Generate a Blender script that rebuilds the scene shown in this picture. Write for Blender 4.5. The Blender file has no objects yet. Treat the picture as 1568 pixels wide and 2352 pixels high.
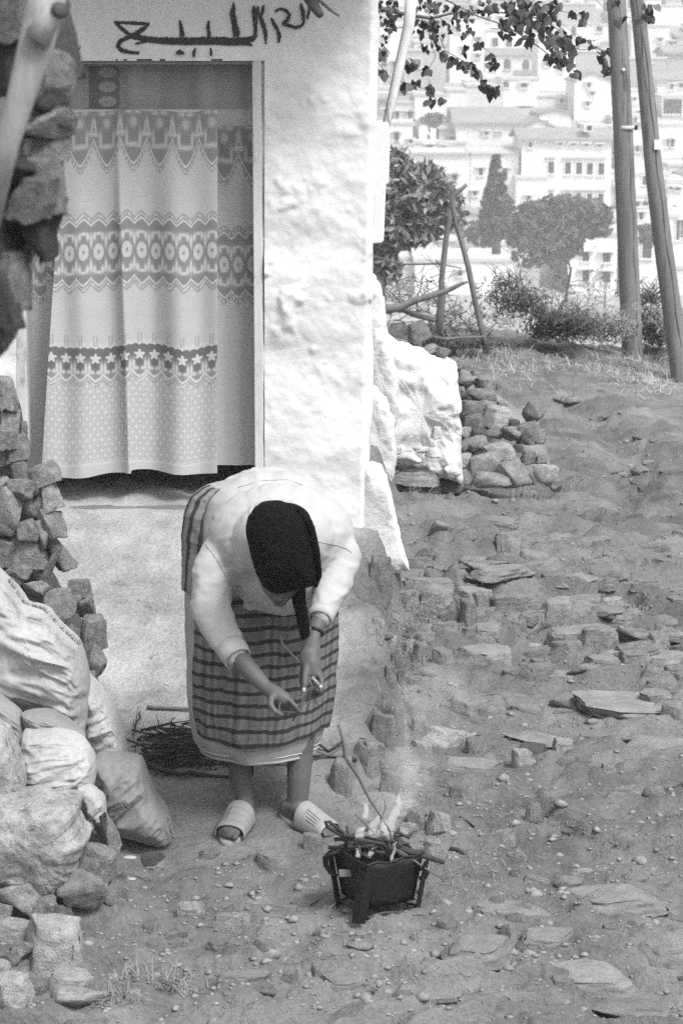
import bpy, math, random
import numpy as np
from mathutils import Vector, Matrix
from mathutils.bvhtree import BVHTree

random.seed(7)
S = bpy.context.scene
COL = S.collection
R = math.radians

# ------------------------------------------------------------ camera, light
F = 5556.6                      # focal length in units of a 1568 x 2352 frame
PITCH = math.atan(1076 / F)
CZ = 2.46
cam = bpy.data.cameras.new('camera')
camo = bpy.data.objects.new('camera', cam)
COL.objects.link(camo)
camo.location = (0, 0, CZ)
camo.rotation_euler = (math.pi / 2 - PITCH, 0, 0)
cam.sensor_fit = 'VERTICAL'
cam.sensor_height = 36
cam.sensor_width = 24
cam.lens = F / 2352 * 36
cam.clip_start = 0.1
cam.clip_end = 3000
cam.dof.use_dof = True
cam.dof.focus_distance = 8.6
cam.dof.aperture_fstop = 10.0
S.camera = camo

w = bpy.data.worlds.new("World")
S.world = w
w.use_nodes = True
nt = w.node_tree
bg = nt.nodes['Background']
sky = nt.nodes.new('ShaderNodeTexSky')
sky.sky_type = 'NISHITA'
sky.sun_disc = False
SUN_EL, SUN_AZ = 56, 138         # high, over the right shoulder of the street, veiled by cloud
sky.sun_elevation = R(SUN_EL)
sky.sun_rotation = R(SUN_AZ)
sky.dust_density = 6
bw = nt.nodes.new('ShaderNodeHueSaturation')
bw.inputs['Saturation'].default_value = 0.0
nt.links.new(sky.outputs[0], bw.inputs['Color'])
nt.links.new(bw.outputs[0], bg.inputs['Color'])
bg.inputs['Strength'].default_value = 0.12

sl = bpy.data.lights.new('sun', 'SUN')
sl.energy = 2.3
sl.angle = R(16)
slo = bpy.data.objects.new('sun', sl)
COL.objects.link(slo)
# the lamp's own direction: from azimuth SUN_AZ (clockwise from +Y) and elevation
sd = Vector((math.sin(R(SUN_AZ)) * math.cos(R(SUN_EL)), math.cos(R(SUN_AZ)) * math.cos(R(SUN_EL)), math.sin(R(SUN_EL))))
slo.rotation_euler = sd.to_track_quat('Z', 'Y').to_euler()

S.view_settings.view_transform = 'Standard'
S.view_settings.look = 'None'
S.view_settings.gamma = 1
S.view_settings.use_curve_mapping = False
S.view_settings.exposure = 0.6
S.cycles.max_bounces = 6
S.cycles.diffuse_bounces = 3
S.cycles.glossy_bounces = 2
S.cycles.volume_bounces = 1
S.cycles.transparent_max_bounces = 8
S.cycles.sample_clamp_indirect = 4
S.cycles.use_adaptive_sampling = False
S.cycles.use_light_tree = False
S.cycles.sampling_pattern = 'BLUE_NOISE'
S.cycles.use_denoising = False      # the little noise left stands in for the grain of fast film

# ------------------------------------------------------------ helpers
FW = np.array([0, math.cos(PITCH), -math.sin(PITCH)])
UP = np.array([0, math.sin(PITCH), math.cos(PITCH)])


def at(x, y, Y):
    """world point on the vertical plane Y that is seen at frame place (x, y)"""
    d = FW + np.array([1.0, 0, 0]) * (x - 784) / F - UP * (y - 1176) / F
    t = Y / d[1]
    return Vector((d[0] * t, Y, CZ + d[2] * t))


def ats(x, y, Y):
    """the same for arrays"""
    x, y, Y = np.broadcast_arrays(np.asarray(x, float), np.asarray(y, float), np.asarray(Y, float))
    dx = (x - 784) / F
    k = (y - 1176) / F
    dy = FW[1] - UP[1] * k
    dz = FW[2] - UP[2] * k
    t = Y / dy
    return np.stack([dx * t, Y, CZ + dz * t], -1)


def px(Y):
    """metres per frame unit at distance Y"""
    return Y * 1.02 / F


def z2(zx, zy):
    return 835.9 + zx * .46684, zy * .46684


def _hash(ix, iy, iz, seed):
    h = (ix * 374761393 + iy * 668265263 + iz * 2147483647 + seed * 1274126177) & 0xffffffff
    h = ((h ^ (h >> 13)) * 1274126177) & 0xffffffff
    h = (h ^ (h >> 16)) & 0xffffffff
    return h.astype(np.float64) / 4294967295.0


def vnoise(p, seed=0):
    p = np.asarray(p, float)
    i = np.floor(p).astype(np.int64)
    f = p - i
    f = f * f * f * (f * (f * 6 - 15) + 10)
    out = 0
    for dx in (0, 1):
        wx = f[..., 0] if dx else 1 - f[..., 0]
        for dy in (0, 1):
            wy = f[..., 1] if dy else 1 - f[..., 1]
            for dz in (0, 1):
                wz = f[..., 2] if dz else 1 - f[..., 2]
                out = out + wx * wy * wz * _hash(i[..., 0] + dx, i[..., 1] + dy, i[..., 2] + dz, seed)
    return out * 2 - 1


def fbm(p, octv=4, seed=0, gain=.5, lac=2.07):
    p = np.asarray(p, float)
    a, s, tot = 1.0, 0, 0
    for k in range(octv):
        s = s + a * vnoise(p, seed + k * 17)
        tot += a
        a *= gain
        p = p * lac + 3.17
    return s / tot


def sstep(a, b, x):
    t = np.clip((x - a) / (b - a), 0, 1)
    return t * t * (3 - 2 * t)


def root_of(o):
    while o.parent:
        o = o.parent
    return o


def tag(o, label=None, cat=None, group=None, kind=None):
    if label: o['label'] = label
    if cat: o['category'] = cat
    if group: o['group'] = group
    if kind: o['kind'] = kind
    return o


def thing(name, label, cat, loc=(0, 0, 0), group=None):
    o = bpy.data.objects.new(name, None)
    o.empty_display_size = .1
    COL.objects.link(o)
    o.location = loc
    return tag(o, label, cat, group)


class MB:
    def __init__(s):
        s.v, s.f, s.n = [], [], 0

    def add(s, v, f):
        v = np.asarray(v, float).reshape(-1, 3)
        s.v.append(v)
        s.f += [tuple(int(i) + s.n for i in q) for q in f]
        s.n += len(v)
        return s

    def box(s, a, b):
        x0, y0, z0 = a
        x1, y1, z1 = b
        v = [(x0, y0, z0), (x1, y0, z0), (x1, y1, z0), (x0, y1, z0), (x0, y0, z1), (x1, y0, z1), (x1, y1, z1), (x0, y1, z1)]
        return s.add(v, [(0, 3, 2, 1), (4, 5, 6, 7), (0, 1, 5, 4), (1, 2, 6, 5), (2, 3, 7, 6), (3, 0, 4, 7)])

    def tube(s, pts, rad, seg=10, cap=True, flat=None):
        """a bent, tapered tube; flat = (axis vector, factor) squashes it along an axis"""
        pts = [Vector(p) for p in pts]
        n = len(pts)
        if not hasattr(rad, '__len__'):
            rad = [rad] * n
        V = []
        t0 = (pts[1] - pts[0]).normalized()
        ref = Vector((0, 0, 1)) if abs(t0.z) < .9 else Vector((1, 0, 0))
        a = t0.cross(ref).normalized()
        for i, p in enumerate(pts):
            if i == 0: t = pts[1] - pts[0]
            elif i == n - 1: t = pts[-1] - pts[-2]
            else: t = (pts[i + 1] - pts[i]).normalized() + (pts[i] - pts[i - 1]).normalized()
            if t.length < 1e-9: t = t0
            t = t.normalized()
            a = (a - t * a.dot(t))
            if a.length < 1e-6: a = t.orthogonal()
            a.normalize()
            b = t.cross(a)
            for k in range(seg):
                an = 2 * math.pi * k / seg
                d = (a * math.cos(an) + b * math.sin(an)) * rad[i]
                if flat is not None:
                    fx = Vector(flat[0])
                    d -= fx * d.dot(fx) * (1 - flat[1])
                V.append(tuple(p + d))
        Fc = []
        for i in range(n - 1):
            for k in range(seg):
                k2 = (k + 1) % seg
                Fc.append((i * seg + k, i * seg + k2, (i + 1) * seg + k2, (i + 1) * seg + k))
        if cap:
            Fc.append(tuple(reversed(range(seg))))
            Fc.append(tuple((n - 1) * seg + k for k in range(seg)))
        return s.add(V, Fc)

    def ell(s, c, r, rot=None, nu=20, nv=12):
        u = np.linspace(0, 2 * np.pi, nu, endpoint=False)
        vv = np.linspace(0, np.pi, nv + 1)[1:-1]
        P = [(0, 0, 1)]
        for b in vv:
            for a in u:
                P.append((math.sin(b) * math.cos(a), math.sin(b) * math.sin(a), math.cos(b)))
        P.append((0, 0, -1))
        P = np.array(P) * np.array(r)
        if rot is not None:
            P = P @ np.array(rot.to_matrix() if hasattr(rot, 'to_matrix') else rot).T
        P = P + np.array(c)
        fc = []
        for k in range(nu):
            fc.append((0, 1 + k, 1 + (k + 1) % nu))
        for j in range(nv - 2):
            for k in range(nu):
                a = 1 + j * nu + k
                b = 1 + j * nu + (k + 1) % nu
                fc.append((a, a + nu, b + nu, b))
        last = len(P) - 1
        base = 1 + (nv - 2) * nu
        for k in range(nu):
            fc.append((base + k, last, base + (k + 1) % nu))
        return s.add(P, fc)

    def build(s, name, m, parent=None, smooth=True):
        return obj(name, np.concatenate(s.v) if s.v else np.zeros((0, 3)), s.f, m, parent, smooth)


def obj(name, V, Fc, m, parent=None, smooth=True):
    V = np.asarray(V, float).reshape(-1, 3)
    if parent is not None:
        V = V - np.array(root_of(parent).location)
    me = bpy.data.meshes.new(name)
    if isinstance(Fc, np.ndarray):
        n, k = Fc.shape
        me.vertices.add(len(V))
        me.vertices.foreach_set('co', V.astype(np.float32).ravel())
        me.loops.add(n * k)
        me.loops.foreach_set('vertex_index', Fc.astype(np.int32).ravel())
        me.polygons.add(n)
        me.polygons.foreach_set('loop_start', np.arange(0, n * k, k, dtype=np.int32))
        me.update(calc_edges=True)
    else:
        me.from_pydata(V.tolist(), [], Fc)
    if smooth:
        me.polygons.foreach_set('use_smooth', np.ones(len(me.polygons), dtype=bool))
    me.update()
    me.validate()
    o = bpy.data.objects.new(name, me)
    COL.objects.link(o)
    if m: me.materials.append(m)
    if parent is not None: o.parent = parent
    return o


def gridf(nu, nv, close_u=False):
    """quads for vertices laid out [v][u]"""
    u = np.arange(nu if close_u else nu - 1)
    v = np.arange(nv - 1)
    U, Vv = np.meshgrid(u, v)
    a = Vv * nu + U
    b = Vv * nu + (U + 1) % nu
    return np.stack([a, b, b + nu, a + nu], -1).reshape(-1, 4)


def set_col(o, vals, name='tone'):
    at_ = o.data.attributes.new(name, 'FLOAT', 'POINT')
    at_.data.foreach_set('value', np.asarray(vals, np.float32).ravel())


def copy_tree(o, parent=None):
    c = o.copy()
    COL.objects.link(c)
    c.parent = parent
    for ch in o.children:
        copy_tree(ch, c)
    return c


# ------------------------------------------------------------ materials
MATS = {}


def gm(name, c, var=.25, s1=3., s2=35., bump=.5, bd=.01, rough=.9, rnd=0., stretch=None, attr=False, spec=.3, coord='Object', dark=0., trans=0.):
    """a grey procedural material: two scales of mottling, fine relief"""
    if name in MATS: return MATS[name]
    m = bpy.data.materials.new(name)
    m.use_nodes = True
    t = m.node_tree
    N, L = t.nodes, t.links
    b = N['Principled BSDF']
    b.inputs['Roughness'].default_value = rough
    b.inputs['Specular IOR Level'].default_value = spec
    tc = N.new('ShaderNodeTexCoord')
    src = tc.outputs[coord]
    if stretch:
        mp = N.new('ShaderNodeMapping')
        mp.inputs['Scale'].default_value = stretch
        L.new(src, mp.inputs[0])
        src = mp.outputs[0]

    def noise(scale, det=5, ro=.6):
        n = N.new('ShaderNodeTexNoise')
        n.inputs['Scale'].default_value = scale
        n.inputs['Detail'].default_value = det
        n.inputs['Roughness'].default_value = ro
        L.new(src, n.inputs['Vector'])
        return n.outputs[0]

    def math_(op, a, b_, c_=None):
        n = N.new('ShaderNodeMath')
        n.operation = op
        for i, q in enumerate((a, b_, c_)):
            if q is None: continue
            if hasattr(q, 'links'): L.new(q, n.inputs[i])
            else: n.inputs[i].default_value = q
        return n.outputs[0]
    n1 = noise(s1)
    n2 = noise(s2, 6, .65)
    # value = c * (1 + var*(n1-.5)*3 + var*(n2-.5)*2)
    v = math_('MULTIPLY_ADD', n1, var * 3.2, 1 - var * 1.6)
    v2 = math_('MULTIPLY_ADD', n2, var * 2.4, -var * 1.2)
    v = math_('ADD', v, v2)
    if dark:
        n3 = noise(s1 * 2.3, 8, .7)
        d = math_('SUBTRACT', n3, .56)
        d = math_('MAXIMUM', d, 0)
        d = math_('MULTIPLY', d, -dark * 7)
        v = math_('ADD', v, d)
        v = math_('MAXIMUM', v, .22)
    if rnd:
        oi = N.new('ShaderNodeObjectInfo')
        rv = math_('MULTIPLY_ADD', oi.outputs['Random'], rnd * 2, 1 - rnd)
        v = math_('MULTIPLY', v, rv)
    v = math_('MULTIPLY', v, c)
    if attr:
        an = N.new('ShaderNodeAttribute')
        an.attribute_name = 'tone'
        v = math_('MULTIPLY', v, an.outputs['Fac'])
    v = math_('MINIMUM', v, .86)
    v = math_('MAXIMUM', v, .002)
    L.new(v, b.inputs['Base Color'])
    if bump:
        bn = N.new('ShaderNodeBump')
        bn.inputs['Strength'].default_value = bump
        bn.inputs['Distance'].default_value = bd
        hh = math_('ADD', math_('MULTIPLY', n1, .8), math_('MULTIPLY', n2, .5))
        L.new(hh, bn.inputs['Height'])
        L.new(bn.outputs[0], b.inputs['Normal'])
    MATS[name] = m
    return m


# ------------------------------------------------------------ the ground
def tps(pts):
    P = np.array([(p[0], p[1]) for p in pts], float)
    zv = np.array([p[2] for p in pts], float)
    n = len(P)

    def K(A, B):
        r2 = ((A[:, None] - B[None]) ** 2).sum(-1) + 1e-9
        return r2 * np.log(r2) * .5
    A = np.zeros((n + 3, n + 3))
    A[:n, :n] = K(P, P) + np.eye(n) * .02
    A[:n, n] = 1; A[:n, n + 1:] = P
    A[n, :n] = 1; A[n + 1:, :n] = P.T
    sol = np.linalg.solve(A, np.concatenate([zv, [0, 0, 0]]))

    def f(X, Y):
        Q = np.stack([X.ravel(), Y.ravel()], -1)
        out = np.empty(len(Q))
        for i in range(0, len(Q), 40000):
            q = Q[i:i + 40000]
            out[i:i + 40000] = K(q, P) @ sol[:n] + sol[n] + q @ sol[n + 1:]
        return out.reshape(X.shape)
    return f


LOW = tps([tuple(at(*p)) for p in [
    (784, 2352, 6.35), (0, 2352, 6.3), (1568, 2352, 6.4), (870, 2150, 6.85), (300, 2150, 6.9), (1400, 2100, 7.05),
    (1000, 1900, 7.7), (1400, 1850, 7.95), (1000, 1700, 8.55), (1400, 1600, 9.05), (1000, 1500, 9.5), (1300, 1400, 10.1), (1568, 1330, 10.6),
    (960, 1320, 10.4), (1250, 1180, 12.2), (1568, 1150, 12.4), (1000, 1150, 12.0), (1300, 1020, 14.6), (1568, 980, 15.4), (1200, 900, 17.0),
    (1450, 828, 22.), (1568, 885, 20.), (1100, 800, 20), (1300, 790, 21.5), (1568, 770, 24)]] +
    [(-3, 7, 0), (-3, 14, .3), (4, 6, 0.0), (6, 10, .3), (8, 20, .2), (-4, 20, -.2), (0, 3.5, -.2)])
TER = tps([tuple(at(*p)) for p in [
    (130, 1165, 9.9), (450, 1165, 9.9), (840, 1240, 9.75), (845, 1300, 9.5), (300, 1400, 9.15), (300, 1700, 8.25), (600, 1900, 7.62), (520, 1945, 7.47),
    (760, 1935, 7.5), (880, 1480, 8.85), (850, 1650, 8.3), (300, 1950, 7.5), (0, 1950, 7.5), (600, 1600, 8.5)]] + [(-2, 11.5, .62), (.1, 11.5, .6)])
EDGE = [(-900, 2010, 7.2), (0, 1995, 7.25), (300, 1995, 7.28), (450, 1985, 7.35), (600, 1985, 7.36), (728, 1975, 7.4), (752, 1925, 7.55), (745, 1850, 7.78), (795, 1760, 8.0), (868, 1690, 8.2),
        (882, 1600, 8.45), (902, 1480, 8.85), (885, 1400, 9.15), (850, 1300, 9.5), (900, 1290, 9.9)]
EP = np.array([tuple(at(*p))[:2] for p in EDGE] + [(.18, 13), (-5, 13), (-5, 7)])


def poly_sd(X, Y, P):
    """signed distance to a polygon, positive inside"""
    q = np.stack([X.ravel(), Y.ravel()], -1)
    d = np.full(len(q), 1e9)
    ins = np.zeros(len(q), bool)
    n = len(P)
    for i in range(n):
        a, b = P[i], P[(i + 1) % n]
        e = b - a
        t = np.clip(((q - a) @ e) / (e @ e), 0, 1)
        d = np.minimum(d, np.hypot(*(q - a - t[:, None] * e).T))
        c = (a[1] > q[:, 1]) != (b[1] > q[:, 1])
        xi = a[0] + (q[:, 1] - a[1]) / (b[1] - a[1] + 1e-12) * e[0]
        ins ^= c & (q[:, 0] < xi)
    return np.where(ins, d, -d).reshape(X.shape)


RUT = np.array([tuple(at(*p))[:2] for p in [(1290, 930, 16.5), (1390, 985, 15.3), (1440, 1060, 13.8), (1445, 1140, 12.5), (1390, 1195, 11.9), (1250, 1230, 11.5), (1120, 1245, 11.3)]])
SHELF = np.array([tuple(at(*p))[:2] for p in [(1232, 1862, 7.95), (1262, 1900, 7.82), (1300, 1925, 7.72), (1345, 1962, 7.6), (1450, 1985, 7.5), (1900, 2010, 7.4), (1900, 1740, 8.3), (1420, 1770, 8.25), (1300, 1800, 8.15)]])


def line_d(X, Y, P):
    q = np.stack([X.ravel(), Y.ravel()], -1); d = np.full(len(q), 1e9)
    for a, b in zip(P[:-1], P[1:]):
        e = b - a
        t = np.clip(((q - a) @ e) / (e @ e), 0, 1)
        d = np.minimum(d, np.hypot(*(q - a - t[:, None] * e).T))
    return d.reshape(X.shape)


FARY = [24, 30, 60, 110, 165, 330, 420, 800, 1500]
FARZ = [-1.6, -5.5, -24, -30, -15.6, 8.4, 18, 60, 90]


def ground(X, Y, fine=True):
    X = np.asarray(X, float)
    Y = np.asarray(Y, float)
    Xc = np.clip(X, -4.5, 9)
    Yc = np.clip(Y, 3, 25)
    z = LOW(Xc, Yc)
    P3 = np.stack([X, Y, X * 0], -1)
    wob = fbm(P3 * 5, 4, 3) * .10
    sd = poly_sd(Xc, np.clip(Y, 3, 13.2), EP) + wob
    near = (Y < 13)
    t = sstep(-.06, .10, sd) * near
    zt = TER(np.clip(X, -3, 1.2), np.clip(Y, 6.5, 12))
    z = z * (1 - t) + zt * t
    dr_ = line_d(X, Y, RUT) + wob * .8
    z = z - .07 * np.exp(-(dr_ / .12) ** 2) * (1 - t) + .03 * np.exp(-((dr_ - .3) / .16) ** 2) * (1 - t)
    z = z + .055 * sstep(-.02, .025, poly_sd(X, Y, SHELF) + wob * .6) * (Y < 9.5) * (X > .3)
    far = sstep(22, 30, Y - .12 * (X - 2))
    zf = np.interp(Y, FARY, FARZ) + (fbm(P3 / 40, 3, 5) * 2) * sstep(30, 60, Y)
    z = z * (1 - far) + np.minimum(zf, 1e9) * far
    if fine:
        n = fbm(P3 * 1.3, 3, 9) * .024
        # foot-worn hollows, small ledges and grit
        st = 1 - np.abs(fbm(P3 * np.array([2.2, 3.4, 1]) + 7, 4, 21)) * 2.4
        slab = np.maximum(st - .45, 0) * .07
        rough = fbm(P3 * 8, 5, 11, .62) * .022 + np.abs(fbm(P3 * 17, 3, 14)) * .012
        # bedrock that crops out in low tilted ledges
        Q = np.stack([X * .9 + Y * .5, Y * 2.3 - X * .55, X * 0], -1)
        ln = fbm(Q * .8, 3, 27, .45) * 2.6 + Y * 1.9 - X * .5
        fr_ = ln - np.floor(ln)
        led = (sstep(0, .16, fr_) - fr_) * .10 * sstep(-.25, .2, fbm(P3 * .8 + 4, 2, 29))
        led = led * sstep(7.7, 8.6, Y + X * .1) * sstep(12.6, 11.4, Y) + led * .5 * sstep(7.9, 7.2, Y)
        # the terrace is beaten smoother than the path
        k = 1 - .62 * t
        z = z + (n + (slab + led) * (1 - .9 * t) + rough * k) * sstep(60, 30, Y)
    return z


def gpix(x, y):
    """distance Y at which the line of sight through a frame place meets the ground"""
    Yc = np.concatenate([np.arange(4.5, 26, .02)])
    P = ats(np.full(len(Yc), x), np.full(len(Yc), y), Yc)
    g = ground(P[:, 0], P[:, 1], False)
    k = np.nonzero(P[:, 2] < g)[0]
    return float(Yc[k[0]]) if len(k) else 25.


def gz(x, y):
    return float(ground(np.array([x]), np.array([y]), True)[0])


# rows dense where the ground is seen, sparse beyond
ys = [-40, -20, -8, -2, 2, 4, 5, 5.6]
y_ = 5.9
while y_ < 25.5:
    ys.append(y_)
    y_ += .0115 * (y_ / 6.5) ** 1.75
ys += list(np.linspace(25.8, 60, 50)) + list(np.linspace(64, 170, 30)) + list(np.linspace(176, 430, 60)) + [480, 560, 700, 900, 1200, 1500]
ys = np.array(ys)
nu = 330
uc = np.linspace(-1, 1, nu)
uo = np.array([1.06, 1.15, 1.3, 1.6, 2.1, 3, 4.5, 7, 11, 18, 30])
uu = np.concatenate([-uo[::-1], uc, uo])
hw = .15 * np.clip(ys, 3, 430) + .35
GX = uu[None, :] * hw[:, None] + np.zeros((len(ys), 1))
GX = GX + (ys[:, None] < 60) * np.clip(ys[:, None], 0, 30) * 0.0
GY = np.broadcast_to(ys[:, None], GX.shape)
GZ = ground(GX, GY)
M_ground = gm('trodden_earth', .26, var=.32, s1=2.2, s2=42, bump=.9, bd=.022, dark=.5)
# tone of the soil itself: pale beaten screed on the terrace, earth on the path
sdg = poly_sd(np.clip(GX, -4.5, 9), np.clip(GY, 3, 13.2), EP)
P3 = np.stack([GX, GY, GX * 0], -1)
tt = sstep(.0, .26, sdg + fbm(P3 * 6, 3, 40) * .12) * (GY < 13)
tone = 1.0 + tt * (.84 * sstep(7.6, 8.3, GY + fbm(P3 * 3, 2, 44) * .2) + .12)
tone = tone * (1 + .3 * fbm(P3 * 2.1, 3, 50) + .25 * fbm(P3 * 11, 3, 52))
tone = np.where(GY > 30, 2.0, tone)
go = obj('ground', np.stack([GX, GY, GZ], -1), gridf(GX.shape[1], GX.shape[0]), gm('ground_earth', .172, var=.42, s1=2.2, s2=60, bump=1., bd=.032, attr=True, dark=.35))
set_col(go, tone)
tag(go, kind='structure')

# ------------------------------------------------------------ the house with the curtained door
YF = 9.9
CORN = [(869, -60), (868, 0), (866, 150), (862, 300), (858, 500), (853, 700), (848, 900), (843, 1160), (838, 1400)]
cy_, cx_ = [c[1] for c in CORN], [c[0] for c in CORN]
DL, DR, DT = 38, 612, 137          # door opening in frame units
house = thing('whitewashed_house', 'whitewashed house with black lettering over its curtained doorway', 'house', (at(-600, 1165, YF).x, YF, .4))
M_white = gm('whitewash', .70, var=.09, s1=1.8, s2=30, bump=.5, bd=.012, dark=.12)
M_whited = gm('worn_plaster', .62, var=.12, s1=2.5, s2=30, bump=.5, bd=.01)


def wall_relief(X, Z):
    P = np.stack([X, X * 0 + 3, Z], -1)
    a = fbm(P * 1.6, 3, 61) * .035
    b = fbm(P * 6, 4, 62) * .016
    lumps = np.maximum(fbm(P * 9, 3, 63) - .25, 0) * .045 * sstep(-.1, .25, fbm(P * 1.2, 2, 64))
    return -(a + b + lumps)          # towards the street is -Y


# sheet: rows down the wall, columns along the front, round the corner, and back
rows = np.concatenate([[-700, -400, -200], np.linspace(-60, 1400, 330)])
tops = np.linspace(-900, 1, 8)[:-1]
front = np.concatenate([np.linspace(-900, 0, 12)[:-1], np.linspace(0, 1, 200)])
nf = len(front)
back = np.array([.02, .05, .1, .2, .35, .6, 1, 1.8, 3.0, 4.0])


def wall_pt(xpix, ypix, extra=0):
    p = ats(xpix, ypix, YF)
    d = wall_relief(p[..., 0], p[..., 2])
    p = p.copy()
    p[..., 1] = YF + d
    return p


Vs = []
for r in rows:
    xc = np.interp(r, cy_, cx_)
    xs = np.concatenate([np.linspace(-900, -40, 14)[:-1], np.linspace(-40, DR, 150), np.linspace(DR, xc, 61)[1:]])
    p = wall_pt(xs, np.full_like(xs, r))
    k = sstep(xc - 16, xc, xs)
    p[:, 1] += k * .03             # rounded arris
    c = p[-1]
    q = np.stack([np.full(len(back), c[0]) + .006 - back * .02 + fbm(np.stack([back * 4, back * 0, np.full(len(back), c[2] * 4)], -1), 2, 5) * .015, c[1] + back, np.full(len(back), c[2])], -1)
    Vs.append(np.concatenate([p, q]))
Vs = np.array(Vs)
nc = Vs.shape[1]
fc = gridf(nc, len(rows))
# leave the doorway open
fr = np.repeat(rows, nc).reshape(len(rows), nc)
PX = np.zeros((len(rows), nc))
for i, r in enumerate(rows):
    xc = np.interp(r, cy_, cx_)
    PX[i] = np.concatenate([np.linspace(-900, -40, 14)[:-1], np.linspace(-40, DR, 150), np.linspace(DR, xc, 61)[1:], np.full(len(back), 2000)])
wav = 4 * fbm(np.stack([PX / 25, PX * 0, PX * 0], -1), 3, 71)
inside = (PX > DL - 1) & (PX < DR) & (fr > DT + wav) & (fr < 1190)
keep = ~inside.ravel()[fc].all(1)
wl = obj('wall', Vs.reshape(-1, 3), fc[keep], M_white, house)

# reveals, jambs, lintel, threshold
def slab(name, x0, y0, x1, y1, Ya, Yb, m, parent, bevel=.004, label=None):
    a = at(x0, y1, YF); b = at(x1, y0, YF)
    mb = MB().box((a.x, Ya, a.z), (b.x, Yb, b.z))
    o = mb.build(name, m, parent, False)
    bv = o.modifiers.new('b', 'BEVEL'); bv.width = bevel; bv.segments = 2
    if label: o['label'] = label
    return o
M_frame = gm('old_paint', .56, var=.16, s1=6, s2=60, bump=.5, bd=.004, stretch=(1, 1, .35), dark=.6)
slab('door_jamb', 586, 140, 600, 1175, YF + .0, YF + .09, M_frame, house, .004, 'peeling painted timber jamb at the right of the doorway')
slab('reveal', 600, 128, 616, 1185, YF + .02, YF + .4, M_whited, house, .012)
slab('reveal', 20, 128, 36, 1185, YF + .02, YF + .4, M_whited, house, .012)
slab('door_jamb', 33, 140, 44, 1180, YF + .01, YF + .09, M_frame, house)
slab('lintel', 44, 112, 590, 148, YF + .03, YF + .25, gm('old_lintel', .3, var=.2, s1=5, s2=60, stretch=(.3, 1, 1)), house)
sl_ = slab('threshold', 20, 1163, 612, 1215, YF - .02, YF + .5, gm('threshold_screed', .16, var=.2, s1=4, s2=50), house, .01)
# the room behind: walls, ceiling and floor; near-black colour stands in for its shade
a = at(-500, 1175, YF); b = at(866, 60, YF)
mb = MB()
x0, x1, zz0, zz1 = a.x, b.x - .06, a.z, b.z
y0, y1 = YF + .42, YF + 3.6
M_room = gm('room_shade', .035, var=.2, s1=1.5)
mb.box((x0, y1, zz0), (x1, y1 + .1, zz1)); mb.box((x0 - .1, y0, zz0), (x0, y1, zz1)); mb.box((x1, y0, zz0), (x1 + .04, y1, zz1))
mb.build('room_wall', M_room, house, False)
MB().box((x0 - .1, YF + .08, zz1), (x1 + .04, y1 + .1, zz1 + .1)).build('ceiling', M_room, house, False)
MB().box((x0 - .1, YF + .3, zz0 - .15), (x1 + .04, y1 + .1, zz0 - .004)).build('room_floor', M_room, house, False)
# roof and its eave above the picture, which shades the top of the wall
rf = at(0, -170, YF).z
mb = MB().box((at(-880, 0, YF).x, YF - .5, rf), (at(862, 0, YF).x + .12, YF + 4, rf + .16))
mb.build('roof', M_whited, house, False)
# painted lettering, brush strokes that lie on the plaster
def on_wall(pts):
    p = ats([q[0] for q in pts], [q[1] for q in pts], YF)
    p[:, 1] = YF + wall_relief(p[:, 0], p[:, 2]) - .004
    return p


def L1(zx, zy):                   # place in the enlarged view of the lettering
    return (320 + zx / 1.7422) * .732, zy / 1.7422 * .732


STRK = [
    ([(68, 122, 7), (130, 124, 9), (200, 128, 11), (262, 132, 10)],), ([(78, 128, 9), (120, 165, 11), (160, 195, 11), (190, 215, 8)],),
    ([(255, 135, 8), (225, 160, 13), (190, 185, 15), (140, 205, 13), (100, 225, 12), (88, 255, 11), (110, 275, 12), (150, 285, 11), (205, 290, 10)],),
    ([(175, 200, 14), (240, 212, 17), (320, 220, 18), (400, 222, 20), (470, 222, 18), (560, 214, 14), (620, 215, 17), (700, 222, 19), (770, 220, 19), (820, 212, 17), (848, 190, 8)],),
    ([(185, 240, 6), (250, 225, 8), (340, 232, 10), (450, 238, 9), (620, 236, 9), (700, 240, 10), (800, 236, 12), (822, 250, 6)],),
    ([(428, 110, 4), (430, 130, 9), (436, 165, 13), (440, 200, 14)],), ([(584, 112, 5), (580, 145, 12), (586, 180, 9), (584, 215, 12)],),
    ([(719, 12, 3), (720, 45, 12), (712, 75, 17), (722, 110, 17), (728, 150, 20), (736, 200, 20)],),
    ([(828, 30, 6), (832, 70, 15), (836, 110, 15), (840, 150, 11), (838, 195, 10)],), ([(852, 35, 8), (848, 65, 12), (868, 100, 13), (884, 140, 13), (894, 190, 11), (896, 240, 6)],),
    ([(884, 28, 6), (878, 60, 11), (866, 90, 9)],), ([(925, 98, 6), (940, 130, 12), (960, 165, 12), (970, 200, 11), (966, 234, 8)],),
    ([(945, 64, 7), (975, 46, 9), (1010, 60, 10), (1024, 80, 11), (1014, 112, 12), (985, 130, 12)],), ([(985, 130, 9), (1020, 138, 11), (1058, 150, 11), (1092, 142, 9), (1106, 112, 6)],),
    ([(1086, 18, 6), (1094, 50, 12), (1100, 85, 13), (1104, 118, 9)],), ([(1132, 40, 8), (1130, 70, 9), (1122, 105, 6)],),
    ([(405, 290, 6), (428, 285, 16), (452, 292, 6)],), ([(512, 262, 4), (504, 285, 11), (502, 312, 8)],), ([(594, 262, 4), (597, 285, 9), (598, 306, 7)],),
]
M_blackp = gm('black_paint', .035, var=.3, s1=20, s2=90, bump=.3, bd=.003, rough=.7)
mb = MB()
rr = random.Random(5)
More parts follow.
